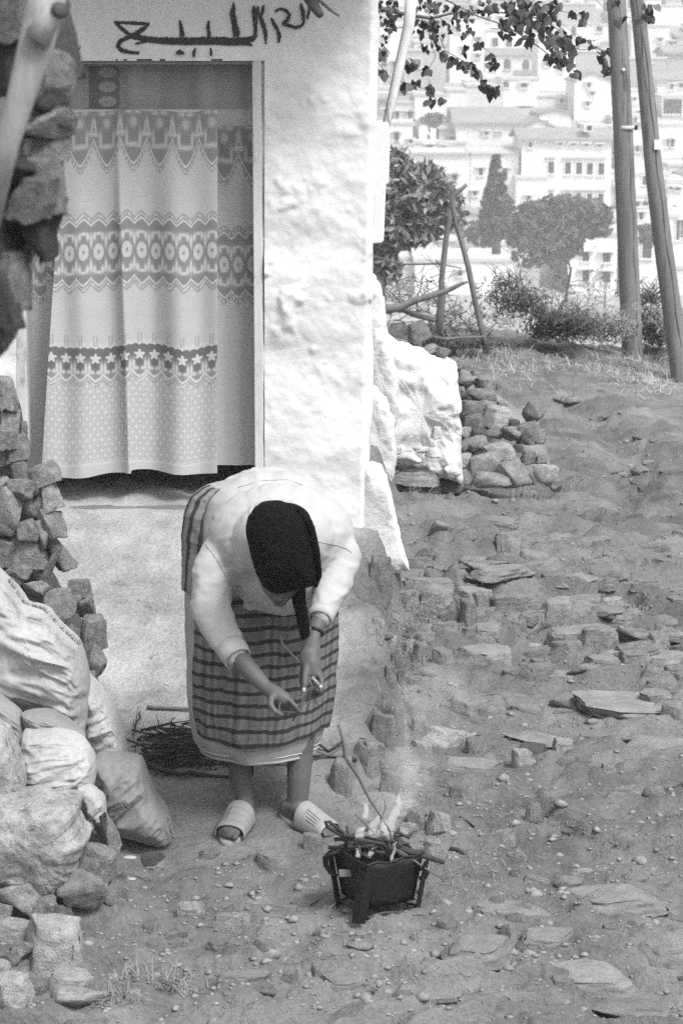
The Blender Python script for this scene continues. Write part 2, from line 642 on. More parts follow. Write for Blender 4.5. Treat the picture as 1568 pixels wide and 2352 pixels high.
for si, (st,) in enumerate(STRK):
    pts = []
    for i in range(len(st) - 1):
        a_, b_ = st[i], st[i + 1]
        n = max(2, int(math.dist(a_[:2], b_[:2]) / 6))
        for k in range(n):
            t = k / n
            pts.append([a_[j] + (b_[j] - a_[j]) * t for j in range(3)])
    pts.append(list(st[-1]))
    L, Rr = [], []
    for i, p in enumerate(pts):
        q0 = pts[max(i - 1, 0)]; q1 = pts[min(i + 1, len(pts) - 1)]
        d = (q1[0] - q0[0], q1[1] - q0[1]); l = math.hypot(*d) or 1
        nx, ny = -d[1] / l, d[0] / l
        wdt = p[2] * rr.uniform(.68, 1.12)
        w2 = p[2] * rr.uniform(.68, 1.12)
        L.append(L1(p[0] + nx * wdt, p[1] + ny * wdt)); Rr.append(L1(p[0] - nx * w2, p[1] - ny * w2))
    mid = [((L[i][0] + Rr[i][0]) / 2, (L[i][1] + Rr[i][1]) / 2) for i in range(len(L))]
    A, Mi, B = on_wall(L), on_wall(mid), on_wall(Rr)
    off = -.0006 * si
    V = np.stack([A, Mi, B], 1); V[..., 1] += off
    mb.add(V.reshape(-1, 3), gridf(3, len(L)))
lt = mb.build('painted_lettering', M_blackp, house)
# beam ends that stick out of the wall
M_wood = gm('weathered_wood', .2, var=.3, s1=5, s2=50, bump=.6, bd=.006, stretch=(1, 1, .2))
M_dwood = gm('dark_wood', .07, var=.3, s1=5, s2=50, bump=.6, bd=.006)
def beam(p, q, r, m=M_dwood, name='roof_pole', label=None, cat='pole', par=None):
    p, q = Vector(p), Vector(q)
    mb = MB().tube([p, p.lerp(q, .33) + Vector((0, .01, .008)), p.lerp(q, .7), q], [r, r * 1.1, r * .95, r * .7], 8)
    o = mb.build(name, m, par, True)
    return o
beam(at(690, -30, 9.7), at(735, 34, 9.55), .022, M_dwood, 'eave_stick', par=house)
beam(at(715, -6, 9.72), at(778, 36, 9.6), .007, M_wood, 'eave_stick', par=house)

# curtains ----------------------------------------------------
def bump1(x, w): return np.exp(-(x / w) ** 2)


def lace(x, y, back=False):
    """brightness of the woven cloth at frame place (x, y); drawn after the pattern seen"""
    yy = y + 2.5 * np.sin(x / 37.) + 2 * np.sin(x / 15. + 1)
    t = np.full(x.shape, 1.0)
    dark, light = .50, 1.14
    mesh = dark + .1 * (np.sin(x * 1.9) * np.sin(y * 1.9))
    if back: yy = yy - 38 * (x > 400) - 38 * (x < 100)
    # valance with deep scallops
    P = 60.5
    u = ((x - 214) / P) % 1 - .5
    sc = 398 - 62 * np.abs(u * 2) ** 1.5 if not back else 398 - 62 * np.abs((((x - 545) / 66) % 1 - .5) * 2) ** 1.5
    if back: u = (((x - 545) / 66 + .0) % 1) - .5
    m = (yy > 255) & (yy < sc)
    t = np.where(m, mesh, t)
    e = sc - yy
    chain = (e > 0) & (e < 15)
    dots = (np.sin(x * .62) ** 2 > .35) & (np.abs(e - 6.5) < 3.8)
    t = np.where(chain, np.where(dots, light * .98, .55), t)
    t = np.where((e > 15) & (e < 21), light, t)
    t = np.where((np.abs(e) < 1.6), .72, t)
    # leaf, scroll and crown figures
    mo = bump1(u * P, 8) * bump1(yy - 283, 11) + bump1(np.abs(u * P) - 27 + (yy - 290) * .12, 2.6) * bump1(yy - 288, 20) + bump1(np.abs(u * P) - 15, 3.) * bump1(yy - 318, 17) + bump1(np.abs(u * P), 17) * bump1(yy - 336, 5.5) + bump1(np.abs(u * P) - 26, 7) * bump1(yy - 308, 5)
    fl = bump1(np.abs(u * P) - 10, 8) * bump1(yy - 260, 4)
    t = np.where(m & (e > 20), t + (light - t) * np.clip((mo + fl) * 1.15, 0, .85) * (1 - .3 * (np.sin(x * 1.3) * np.sin(y * 1.1) > .2)), t)
    # middle band with roses
    P = 32.8
    ox = 143 if not back else 528
    u = ((x - ox) / P) % 1 - .5
    k = np.abs(u * 2)
    top = 487 + 15 * k ** 1.3
    bot = 671 - 17 * k ** 1.3
    m = (yy > top) & (yy < bot)
    e1, e2 = yy - top, bot - yy
    e = np.minimum(e1, e2)
    t = np.where(m, mesh, t)
    dots = (np.sin(x * 1.15 + .4) ** 2 > .3) & (np.abs(e - 6.5) < 3.6)
    t = np.where(m & (e < 13), np.where(dots, light, .5), t)
    t = np.where(m & (e >= 13) & (e < 19), light * .98, t)
    r = np.hypot(u * P / 1.0, (yy - 578) / 1.65)
    rose = np.where((r < 3), .55, np.where(r < 11.5, light - .16 * (np.sin(r * 1.5) > .3), 0))
    t = np.where(m & (rose > 0), rose, t)
    scr = bump1(k * P / 2 - 9, 3.4) * (bump1(yy - 543, 8) + bump1(yy - 618, 8)) + bump1(k * P / 2 - 16, 2.4) * (bump1(yy - 552, 14) + bump1(yy - 610, 14)) + bump1(k * P / 2, 6) * (bump1(yy - 536, 3.5) + bump1(yy - 625, 3.5))
    t = np.where(m & (e > 19), t + (light - t) * np.clip(scr * 1.4, 0, 1), t)
    t = np.where(np.abs(e1) < 1.6, .74, t); t = np.where(np.abs(e2) < 1.6, .74, t)
    if not back:
        # lower band: dark net with stars
        P = 33.4
        u = ((x - 135) / P) % 1 - .5
        k = np.abs(u * 2)
        wob = 4 * np.sin(x / 31.)
        y3 = yy - wob
        bot = 888 - 15 * k ** 1.3
        m = (y3 > 797) & (y3 < bot)
        t = np.where(m, .30 + .08 * np.sin(x * 1.7) * np.sin(y * 1.7), t)
        t = np.where(m & (y3 > 852), mesh * 1.05, t)
        e = bot - y3
        dots = (np.sin(x * 1.12 + .4) ** 2 > .3) & (np.abs(e - 5.5) < 3.4)
        t = np.where(m & (e < 11), np.where(dots, light, .55), t)
        t = np.where(m & (e >= 11) & (e < 18), light, t)
        up = np.abs(y3 - (793 + 4 * np.cos(u * 12)))
        t = np.where(up < 3, light, t)
        t = np.where((k * P / 2 < 4.5) & (k * P / 2 > 2.) & (y3 > 769) & (y3 < 793), .68, t)
        ang = np.arctan2(y3 - 822, u * P)
        rr_ = np.hypot(u * P, y3 - 822)
        star = rr_ < 6.5 + 5.5 * np.cos(2.5 * (ang + np.pi / 2)) ** 2 * 1.1
        t = np.where(m & star, light * 1.02, t)
        net = bump1(k * P / 2 - 13, 3.2) * bump1(y3 - 845, 14) + bump1(k * P / 2 - 6, 3.6) * bump1(y3 - 853, 4)
        t = np.where(m & (e > 18), t + (light - t) * np.clip(net * 1.4, 0, 1), t)
        # small flower cloth below
        m = (y3 > bot) & (yy < 1062)
        row = np.floor((yy - 880) / 12.5)
        fu = ((x + (row % 2) * 8) % 16) - 8
        fv = ((yy - 880) % 12.5) - 6.2
        rf_ = np.hypot(fu, fv)
        fa = np.arctan2(fv, fu)
        edge = np.abs(rf_ - (5.6 + .9 * np.cos(fa * 5)))
        t = np.where(m, np.where(edge < 1.15, .80, np.where(rf_ < 5, 1.12, 1.0)), t)
        t = np.where(np.abs(yy - 1066) < 2.2, 1.15, t)
    # woven ribs in the plain cloth
    t = t * (1 + .03 * fbm(np.stack([x / 40, y / 1.6, x * 0], -1), 2, 4))
    return t


def curtain(name, label, X0, X1, Y0, Y1, step, depth, folds, mat, back=False, hem=None, tonef=None):
    nx_ = int((X1(600) - X0(600)) / step) + 1
    ny_ = int((Y1 - Y0) / step) + 1
    s = np.linspace(0, 1, nx_); v = np.linspace(0, 1, ny_)
    Sg, Vg = np.meshgrid(s, v)
    yy = Y0 + (Y1 - Y0) * Vg
    xl, xr = X0(yy), X1(yy)
    xx = xl + (xr - xl) * Sg
    if hem is not None: yy = yy + hem(xx) * Vg ** 3
    dep = depth + folds(xx, yy)
    P = ats(xx, yy, YF)
    P[..., 1] = YF + dep
    o = obj(name, P.reshape(-1, 3), gridf(nx_, ny_), mat)
    tn = lace(xx, yy - (hem(xx) * .15 if hem is not None else 0), back)
    if tonef is not None: tn = tonef(xx, yy, tn)
    set_col(o, np.clip(tn, .05, 1.4))
    tag(o, label, 'curtain')
    return o


def cloth_mat(name, c, tr):
    m = gm(name, c, var=.04, s1=3, s2=60, bump=.15, bd=.002, attr=True, rough=.85, stretch=(1, 1, 6))
    t = m.node_tree
    b = t.nodes['Principled BSDF']
    out = [n for n in t.nodes if n.type == 'OUTPUT_MATERIAL'][0]
    tl = t.nodes.new('ShaderNodeBsdfTranslucent')
    mx = t.nodes.new('ShaderNodeMixShader')
    mx.inputs[0].default_value = tr
    t.links.new(b.inputs['Base Color'].links[0].from_socket, tl.inputs[0])
    t.links.new(b.outputs[0], mx.inputs[1]); t.links.new(tl.outputs[0], mx.inputs[2])
    t.links.new(mx.outputs[0], out.inputs[0])
    return m


M_c1 = cloth_mat('pale_lace', .50, .15)
M_c2 = cloth_mat('grey_lace', .50, .15)


def folds1(x, y):
    g = sstep(250, 700, y)
    f = .017 * np.sin(x / 17. + .4 * np.sin(y / 190)) + .022 * np.sin(x / 46. + 1.1)
    fold = -.03 * bump1(x - (268 + (y - 250) * .035), 11) * (.35 + .65 * g)      # the sharp ridge left of middle
    lft = -.03 * bump1(x - 120, 34)
    return (f * (.5 + .6 * g)) + fold + lft - .015


curtain('lace_curtain', 'pale lace curtain with rose bands hanging foremost in the doorway', lambda y: 148 - (y - 250) * .063, lambda y: 499 + 0 * y, 252, 1088, 1.3, .05, folds1, M_c1, hem=lambda x: 5 * np.sin((x - 95) / 43.) + np.where(x > 300, -3, 4) + 2)


def toneb(x, y, t):
    up = (y < 256)
    # a sheer strip with roses runs up the plain top cloth
    t = np.where(up, .66 + .04 * np.sin(x / 9.) + .05 * np.sin(x / 23.), t)
    s = up & (x > 196) & (x < 268) & (y > 153)
    vv = ((y - 150) / 34.) % 1 - .5
    r = np.hypot((x - 240) / 1.7, vv * 34)
    mt = .34 + .07 * np.sin(x * 1.9) * np.sin(y * 1.9)
    t = np.where(s, np.where(r < 3, .5, np.where(r < 12, .74 - .1 * (np.sin(r * 1.6) > .3), mt)), t)
    for ex in (190, 272):
        zz = np.abs(vv) * 18
        sg = -1 if ex < 230 else 1
        ch = up & (np.abs(x - (ex + sg * (8 - zz))) < 7) & (y > 150)
        t = np.where(ch, np.where(np.sin(y * .75) ** 2 > .45, .8, .5), t)
    t = np.where(up & (np.abs(x - 263) < 2.5) & (y > 153), .35, t)
    t = np.where(np.abs(y - 255) < 2.2, .95, t)
    return t


curtain('lace_curtain', 'grey lace curtain filling the doorway behind the paler one', lambda y: 42 + 0 * y, lambda y: 588 - 2 * np.sin(y / 140), 146, 1082, 2.0, .13,
        lambda x, y: .008 * np.sin(x / 13.) + .01 * np.sin(x / 31. + 1) - .02 * sstep(560, 588, x), M_c2, back=True, hem=lambda x: np.where(x > 480, -2, 2), tonef=toneb)

# ------------------------------------------------------------ telegraph poles
M_pole = gm('grey_pole_timber', .19, var=.38, s1=5, s2=40, bump=.8, bd=.008, stretch=(1, 1, .09), dark=.9)
M_crack = gm('split_timber', .03, var=.2)
M_metal = gm('galvanised', .5, var=.1, rough=.5, bump=0)


def pole(name, pts, Y, label, extras):
    P = [at(x, y, Y) for x, y, r in pts]
    rad = [r * px(Y) for x, y, r in pts]
    t = thing(name, label, 'utility pole', P[-1])
    mb = MB()
    # slight crooks and flats
    n = 40
    Q, Rr = [], []
    for i in range(n + 1):
        f = i / n * (len(P) - 1); k = min(int(f), len(P) - 2); g = f - k
        q = P[k].lerp(P[k + 1], g); Q.append(q + Vector((.006 * math.sin(i * .23 + len(label)), 0, 0)))
        Rr.append(rad[k] + (rad[k + 1] - rad[k]) * g)
    mb.tube(Q, Rr, 22)
    mb.build('shaft', M_pole, t)
    for (ex, w_, i0, i1, ph) in extras:
        mb = MB()
        cr = []
        for i in range(i0, i1 + 1):
            r_ = Rr[i]
            xx = ex * r_ + .006 * math.sin(i * 1.3 + ph)
            cr.append(Q[i] + Vector((xx, -math.sqrt(max(r_ * r_ - xx * xx, 0)) - .0, 0)))
        mb.tube(cr, [w_ * (.35 + .65 * abs(math.sin(j * .9 + ph))) for j in range(len(cr))], 5)
        mb.build('drying_crack', M_crack, t)
    return t, Q, Rr


PY1, PY2 = 22., 20.2
t1, Q1, R1 = pole('utility_pole', [(1411, -60, 20.5), (1416, 0, 20.5), (1433, 420, 22.5), (1455, 850, 24)], PY1,
                  'straighter timber utility pole with a pale band, left of the pair', [(.25, .003, 2, 20, 0), (.5, .0035, 18, 39, 1)])
c = at(1433, 293, PY1)
MB().tube([c + Vector((0, 0, -.018)), c + Vector((0, 0, .018))], .094, 22).build('metal_band', M_metal, t1)
MB().tube([c + Vector((.09, -.03, 0)), c + Vector((.115, -.03, 0))], .022, 8).build('bolt', M_crack, t1)
c = at(1428, 160, PY1)
MB().tube([c + Vector((0, -.088, 0)), c + Vector((0, -.10, 0))], .016, 12).build('round_tag', gm('tag_white', .8, var=.03, bump=0), t1)
t2, Q2, R2 = pole('utility_pole', [(1452, -60, 15), (1460, 0, 15.5), (1505, 420, 20), (1566, 900, 23)], PY2,
                  'leaning timber utility pole with a small white tag, rightmost', [(-.1, .003, 4, 20, 0), (.3, .005, 16, 37, 3)])
c = at(1506, 331, PY2)
o = MB().box(tuple(c + Vector((-.028, -.088, -.04))), tuple(c + Vector((.028, -.08, .04)))).build('tag_plate', gm('tag_white', .8), t2, False)

# ------------------------------------------------------------ the town across the valley
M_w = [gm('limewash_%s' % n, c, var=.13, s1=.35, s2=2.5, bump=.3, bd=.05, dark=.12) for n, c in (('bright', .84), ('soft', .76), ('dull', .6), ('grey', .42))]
M_tile = gm('old_roof_tiles', .30, var=.2, s1=.6, s2=5, bump=.5, bd=.1)
M_flat = gm('flat_roof', .55, var=.12, s1=.5, s2=4)
M_pane = gm('shutter_and_shade', .05, var=.1, bump=0)  # shutters, and the painted shade inside the porch
M_trim = gm('window_trim', .78, var=.05, bump=0)


def yd_of(y):                       # distance of the hillside seen at frame height y
    Yt = np.linspace(420, 140, 400)
    yt = 100 + F * (CZ - np.interp(Yt, FARY, FARZ)) / Yt / 1.02
    return float(np.interp(y, yt, Yt))


WM = {}


def window_at(par, x0, y0, x1, y1, Y, arch=False, hood=True, m=None):
    """frame proud of the wall with a dark pane set in it"""
    a, b = at(x0, y1, Y), at(x1, y0, Y)
    wd, ht = b.x - a.x, b.z - a.z
    key = (round(wd / .12), round(ht / .12), arch, hood)
    loc = Vector(((a.x + b.x) / 2, Y, a.z))
    if key not in WM:
        mb = MB()
        f = .09
        mb.box((-wd / 2 - f, -.12, 0), (-wd / 2, .1, ht)); mb.box((wd / 2, -.12, 0), (wd / 2 + f, .1, ht))
        mb.box((-wd / 2 - f - .05, -.17, -.12), (wd / 2 + f + .05, .1, 0))
        if hood: mb.box((-wd / 2 - f - .22, -.34, ht), (wd / 2 + f + .22, .1, ht + .12))
        else: mb.box((-wd / 2 - f, -.12, ht), (wd / 2 + f, .1, ht + .08))
        fr_ = mb
        pn = MB()
        if arch:
            n = 8
            pts = [(-wd / 2, -.03, 0), (wd / 2, -.03, 0)] + [(wd / 2 * math.cos(math.pi * k / n), -.03, ht - wd / 2 + wd / 2 * math.sin(math.pi * k / n)) for k in range(n + 1)]
            pn.add(pts + [(p[0], .02, p[2]) for p in pts], [tuple(range(len(pts)))] + [(i, len(pts) + i, len(pts) + (i + 1) % len(pts), (i + 1) % len(pts)) for i in range(len(pts))])
            fr_ = MB().box((-wd / 2 - .1, -.15, -.1), (wd / 2 + .1, .1, 0))
        else:
            pn.box((-wd / 2 + .002, -.045, .002), (wd / 2 - .002, .02, ht - .002))
        rl = root_of(par).location
        o1 = obj('window', np.concatenate(fr_.v), fr_.f, M_trim, None, False)
        o2 = obj('pane', np.concatenate(pn.v), pn.f, M_pane, None, False)
        WM[key] = (o1.data, o2.data)
        bpy.data.objects.remove(o1); bpy.data.objects.remove(o2)
    d1, d2 = WM[key]
    o1 = bpy.data.objects.new('window', d1); COL.objects.link(o1); o1.parent = par
    o1.location = loc - root_of(par).location
    o2 = bpy.data.objects.new('pane', d2); COL.objects.link(o2); o2.parent = o1
    return o1


NH = [0]


def house_at(x0, y0, x1, ybase, label, mw=0, roof='flat', wins=(), depth=9, zc=True, group=None, name='house', roofh=10, below=60, parapet=True, rot=0):
    """x0.. in the enlarged view (z2) units; ybase fixes how far up the hill it stands"""
    if zc:
        (x0, y0), (x1, ybase_) = z2(x0, y0), z2(x1, ybase)
        wins = [(z2(w_[0], w_[1]) + z2(w_[2], w_[3]) + tuple(w_[4:])) for w_ in wins]
        ybase = ybase_
    Y = yd_of(ybase)
    a, b = at(x0, ybase, Y), at(x1, y0, Y)
    zb = float(ground(np.array([(a.x + b.x) / 2]), np.array([Y]))[0]) - 3
    zb = min(zb, a.z - 1)
    t = thing(name, label, 'house', ((a.x + b.x) / 2, Y, zb), group)
    mb = MB().box((a.x, Y, zb), (b.x, Y + depth, b.z))
    mb.build('wall', M_w[mw], t, False)
    mb = MB()
    if roof == 'flat':
        e = .12
        mb.box((a.x - e, Y - e, b.z), (b.x + e, Y + depth + e, b.z + .22))
        mb.build('roof', M_flat if mw < 3 else M_w[2], t, False)
    elif roof == 'tile':            # mono-pitch or gabled, ridge along x, tiled
        e = .35
        h = roofh * px(Y)
        V = [(a.x - e, Y - e, b.z), (b.x + e, Y - e, b.z), (b.x + e, Y + depth * .5, b.z + h), (a.x - e, Y + depth * .5, b.z + h), (b.x + e, Y + depth + e, b.z), (a.x - e, Y + depth + e, b.z)]
        V += [(v[0], v[1], v[2] + .2) for v in V]
        mb.add(V, [(6, 7, 8, 9), (9, 8, 10, 11), (0, 3, 2, 1), (3, 5, 4, 2), (0, 1, 7, 6), (5, 11, 10, 4), (1, 2, 8, 7), (2, 4, 10, 8), (0, 6, 9, 3), (3, 9, 11, 5)])
        # gable ends
        mb.build('roof', M_tile, t, False)
        for gx in (a.x, b.x):
            MB().add([(gx, Y, b.z), (gx, Y + depth, b.z), (gx, Y + depth / 2, b.z + h)], [(0, 2, 1)]).build('gable', M_w[mw], t, False)
    elif roof == 'gable':           # gable towards us
        e = .2; h = roofh * px(Y); cx = (a.x + b.x) / 2
        V = [(a.x - e, Y - e, b.z), (cx, Y - e, b.z + h), (b.x + e, Y - e, b.z), (a.x - e, Y + depth, b.z), (cx, Y + depth, b.z + h), (b.x + e, Y + depth, b.z)]
        V += [(v[0], v[1], v[2] + .18) for v in V]
        mb.add(V, [(6, 7, 10, 9), (7, 8, 11, 10), (0, 1, 7, 6), (1, 2, 8, 7), (0, 3, 4, 1), (1, 4, 5, 2), (3, 9, 10, 4), (4, 10, 11, 5), (0, 6, 9, 3), (2, 5, 11, 8)])
        mb.build('roof', M_tile, t, False)
        MB().add([(a.x, Y, b.z), (b.x, Y, b.z), (cx, Y, b.z + h)], [(0, 1, 2)]).build('gable', M_w[mw], t, False)
    for w_ in wins:
        window_at(t, w_[0], w_[1], w_[2], w_[3], Y, *(w_[4:] if len(w_) > 4 else ()))
    return t, Y, a, b


def band(t, x0, y0, x1, y1, Y, m, name='cornice', out=.25):
    x0, y0 = z2(x0, y0); x1, y1 = z2(x1, y1)
    a, b = at(x0, y1, Y), at(x1, y0, Y)
    MB().box((a.x, Y - out, a.z), (b.x, Y + .05, b.z)).build(name, m, t, False)


SH = False
HERO = []


def H(*a, **k):
    HERO.append((z2(a[0], a[1]) + z2(a[2], a[3])))
    return house_at(*a, **k)


# the big white house with two rows of shutters
t, Y, a, b = H(770, 696, 1216, 1060, 'long white house with two rows of tall dark shutters', 0, 'tile', [
    (903, 795, 933, 853, False, False), (985, 797, 1016, 855, False, False), (1040, 799, 1071, 857, False, False), (1093, 801, 1124, 859, False, False), (1148, 803, 1180, 860, False, False),
    (905, 948, 930, 1004, False, False), (985, 949, 1013, 1004, False, False), (1040, 951, 1067, 1004, False, False), (1093, 953, 1121, 1006, False, False), (1148, 955, 1176, 1008, False, False),
    (955, 700, 970, 714), (1019, 702, 1034, 716), (1084, 705, 1099, 719), (1149, 707, 1164, 721), (808, 698, 826, 724), (797, 958, 816, 980)], roofh=20, depth=10)
band(t, 888, 768, 942, 776, Y, M_w[2]); band(t, 970, 770, 1190, 778, Y, M_w[2]); band(t, 888, 926, 940, 933, Y, M_w[2]); band(t, 966, 929, 1190, 936, Y, M_w[2])
band(t, 1082, 612, 1124, 648, Y - 0, M_w[0], 'dormer', -3); band(t, 1092, 617, 1120, 643, Y + 3, M_pane, 'dormer_opening', .1)
band(t, 1092, 617, 1120, 643, Y, M_pane, 'dormer_opening', -2.9)
t, Y, a, b = H(520, 757, 762, 1050, 'white house with small hooded windows right behind the conifer', 0, 'flat', [(562, 824, 584, 862), (682, 826, 704, 864), (536, 940, 553, 962), (700, 1030, 716, 1070), (527, 1070, 545, 1110)])
band(t, 512, 748, 764, 755, Y, M_w[2])
t, Y, a, b = H(236, 762, 520, 1050, 'long pale grey house with one low twin window behind the leafy tree', 1, 'flat', [(430, 856, 441, 888), (446, 856, 457, 888)])
band(t, 234, 752, 520, 760, Y, M_w[3])
H(452, 612, 762, 735, 'low house with a broad dark tiled roof and one tiny window', 1, 'tile', [(594, 648, 607, 666), (658, 646, 666, 656)], roofh=30, depth=14)
H(762, 640, 950, 700, 'white house with a shallow gable above the long shuttered house', 0, 'gable', [], roofh=22, depth=9)
H(60, 612, 238, 756, 'white house with two paired little windows at the left of the town', 0, 'flat', [(146, 652, 157, 690), (162, 652, 172, 690), (220, 682, 238, 704)])
H(240, 706, 500, 750, 'low row of sheds with small dark openings above the grey house', 1, 'flat', [(305, 676 + 34, 335, 730), (380, 712, 412, 735)], roofh=8, depth=5)
H(996, 1158, 1245, 1420, 'square two storey white house half hidden by scrub, lowest at the right', 0, 'flat', [(1070, 1236, 1106, 1285), (1170, 1240, 1210, 1290), (1070, 1326, 1106, 1385), (1170, 1332, 1210, 1390)], depth=10)
t, Y, a, b = H(250, 1288, 742, 1440, 'low house with a wide sunlit flat roof beyond the forked posts', 0, 'flat', [(462, 1330, 482, 1356)], depth=30)
H(690, 1300, 862, 1420, 'small grey shed beside the wide flat roof', 3, 'flat', [], depth=4)  # grey coat stands in for shade on this front
H(780, 1262, 945, 1330, 'small white hut tucked behind the grey shed', 1, 'flat', [], depth=4)
H(937, 1262, 998, 1400, 'narrow dark lean-to against the square white house', 3, 'flat', [], depth=5)
t, Y, a, b = H(592, 152, 852, 372, 'white house with three arched windows under a grey band', 0, 'flat', [(627, 186, 658, 230, False, False), (696, 186, 727, 230, False, False), (612, 290, 650, 345, True, False), (686, 290, 721, 340, True, False), (777, 294, 812, 343, True, False)])
band(t, 590, 236, 852, 270, Y, M_w[3], 'grey_band', .3); band(t, 740, 344, 850, 366, Y, M_w[3], 'balcony', .8)
H(560, 40, 720, 150, 'white upper house with two small square windows above the arches', 0, 'flat', [(600, 80, 620, 104), (660, 80, 680, 104)])
H(420, 90, 592, 380, 'tall white house with a few scattered small windows left of the arches', 0, 'flat', [(551, 182, 570, 204), (548, 266, 566, 286), (450, 130, 470, 158), (480, 230, 500, 256)])
t, Y, a, b = H(195, 250, 402, 480, 'grey shaded house with a wide balcony window near the pale leaning post', 3, 'flat', [(225, 290, 280, 330, False, False), (215, 410, 240, 450)], depth=7)  # shade on this house is put into its grey coat
H(70, 130, 196, 430, 'tall narrow white house at the far left of the town', 0, 'flat', [(85, 175, 120, 190), (84, 260, 112, 330), (140, 300, 160, 330)])
H(150, 508, 246, 608, 'small dull house with a dark double window left of the town', 2, 'flat', [(212, 545, 224, 582), (227, 545, 239, 582), (152, 545, 172, 590)])
H(248, 470, 410, 610, 'white house with a doorway shaded by small shrubs', 0, 'flat', [(325, 575, 375, 612, False, False)])
H(408, 448, 506, 610, 'white house with one tall dark window left of the tiled roof', 1, 'flat', [(424, 530, 440, 566)])
H(504, 425, 680, 560, 'patchy pale house with a single arch above the tiled roof', 2, 'flat', [(612, 540, 634, 560, True, False)])
H(676, 392, 860, 560, 'cluttered white house with terraces and dark openings', 0, 'flat', [(680, 398, 712, 430, True, False), (770, 408, 800, 430, False, True), (765, 522, 785, 545), (800, 522, 816, 540), (705, 535, 750, 556, False, False)])
H(856, 478, 1030, 560, 'dull plastered house with one square window', 1, 'flat', [(962, 468 + 14, 981, 505)])
H(1030, 400, 1212, 620, 'white gabled house with a small hooded window left of the poles', 0, 'gable', [(1096, 392 + 12, 1112, 430), (1115, 450, 1128, 470), (1094, 500, 1104, 520)], roofh=18)
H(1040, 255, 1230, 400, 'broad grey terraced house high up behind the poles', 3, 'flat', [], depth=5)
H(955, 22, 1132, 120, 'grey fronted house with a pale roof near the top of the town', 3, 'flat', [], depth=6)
H(930, 122, 1210, 200, 'white house with a small arcade under the grey fronted house', 0, 'flat', [(950, 135, 985, 185, True, False), (1016, 130, 1042, 180, True, False), (1140, 120 + 8, 1170, 155, False, False)])
H(852, 200, 1040, 470, 'high white house behind the hanging leaves', 0, 'flat', [(890, 300, 905, 325), (960, 330, 974, 352)])
H(1285, 640, 1420, 860, 'white house showing between the two poles', 0, 'gable', [(1335, 720, 1350, 745), (1380, 730, 1395, 755)], roofh=12)
H(1440, 398, 1600, 470, 'white house with dark tiles at the right edge of the town', 0, 'tile', [(1502, 410, 1520, 440), (1548, 408, 1564, 430)], roofh=14)
H(1462, 480, 1600, 600, 'white house with a deep shaded porch at the right edge', 1, 'flat', [(1468, 486, 1562, 560, False, False)])  # porch shade is one dark pane on the flat wall
H(1420, 618, 1600, 800, 'white house with a barred window right of the leaning pole', 0, 'flat', [(1484, 678, 1500, 722), (1505, 678, 1524, 722), (1512, 815, 1522, 835)])
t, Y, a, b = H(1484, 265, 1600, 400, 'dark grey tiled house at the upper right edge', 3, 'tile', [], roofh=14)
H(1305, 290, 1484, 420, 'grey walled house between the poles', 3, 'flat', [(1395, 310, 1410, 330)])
H(1310, 130, 1500, 290, 'pale high house with tiny windows behind the leaning pole', 1, 'flat', [(1445, 185, 1462, 205), (1500, 200, 1516, 222)])
H(1420, 30, 1600, 130, 'bright house at the top right corner of the town', 0, 'flat', [])
H(1318, 862, 1500, 1010, 'low houses front with a grey door between the poles', 0, 'flat', [(1366, 866, 1412, 910, False, False), (1420, 930, 1440, 950)])
H(1322, 970, 1480, 1120, 'white house with a row of small dark vents between the poles', 1, 'flat', [(1335, 975 + 20, 1350, 1015), (1368, 990, 1398, 1012, True, False), (1350, 1040, 1372, 1080)])
H(1490, 900, 1600, 1060, 'cluttered white house at the right edge below the barred window', 0, 'flat', [(1500, 915, 1520, 930), (1530, 920, 1550, 935), (1505, 1008, 1540, 1034, True, False)])
H(1496, 1070, 1600, 1300, 'white house with a dark doorway at the lower right edge', 0, 'flat', [(1532, 1080, 1550, 1180, False, False), (1556, 1080, 1568, 1170)])
H(1260, 1195, 1500, 1420, 'white walled yard between the bases of the poles', 0, 'flat', [(1365, 1130 + 80, 1412, 1270, False, False), (1300, 1300, 1320, 1330)])
H(1165, 1085, 1330, 1180, 'small white house with a round front behind the left pole', 0, 'flat', [(1340, 1040 + 60, 1372, 1150)])
H(745, 880, 900, 1080, 'plain white wing below the long shuttered house', 0, 'flat', [(797, 958, 817, 982)])

# more of the packed hillside behind and between, which nothing in the picture tells apart
rr = random.Random(3)
for row, yb in enumerate(range(-20, 660, 27)):
    x = 800 + rr.uniform(0, 40)
    while x < 1640:
        wd = rr.uniform(36, 80)
        yt = yb - rr.uniform(28, 50)
        ok = True
        for (hx0, hy0, hx1, hy1) in HERO:
            if hy1 <= yb + 4 and x < hx1 and x + wd > hx0 and yt < hy1 and yb > hy0: ok = False
            if hy1 > yb and x >= hx0 - 2 and x + wd <= hx1 + 2 and yt >= hy0: ok = False
        if ok:
            ws = []
            for k in range(rr.randint(1, 5)):
                wx = x + rr.uniform(8, wd - 16); wy = yt + rr.uniform(8, 26)
                if all(abs(wx - q[0]) > 13 for q in ws): ws.append((wx, wy, wx + rr.uniform(5, 9), wy + rr.uniform(8, 14), False, rr.random() < .5))
            house_at(x, yt, x + wd, yb, 'small pale house packed among others on the far hillside', rr.choice([0, 0, 1, 1, 2, 3]), rr.choice(['flat', 'flat', 'flat', 'tile', 'gable']), ws, zc=False, depth=8, group='pale houses packed on the far hillside', roofh=rr.uniform(5, 10))
        x += wd + rr.uniform(-2, 14)

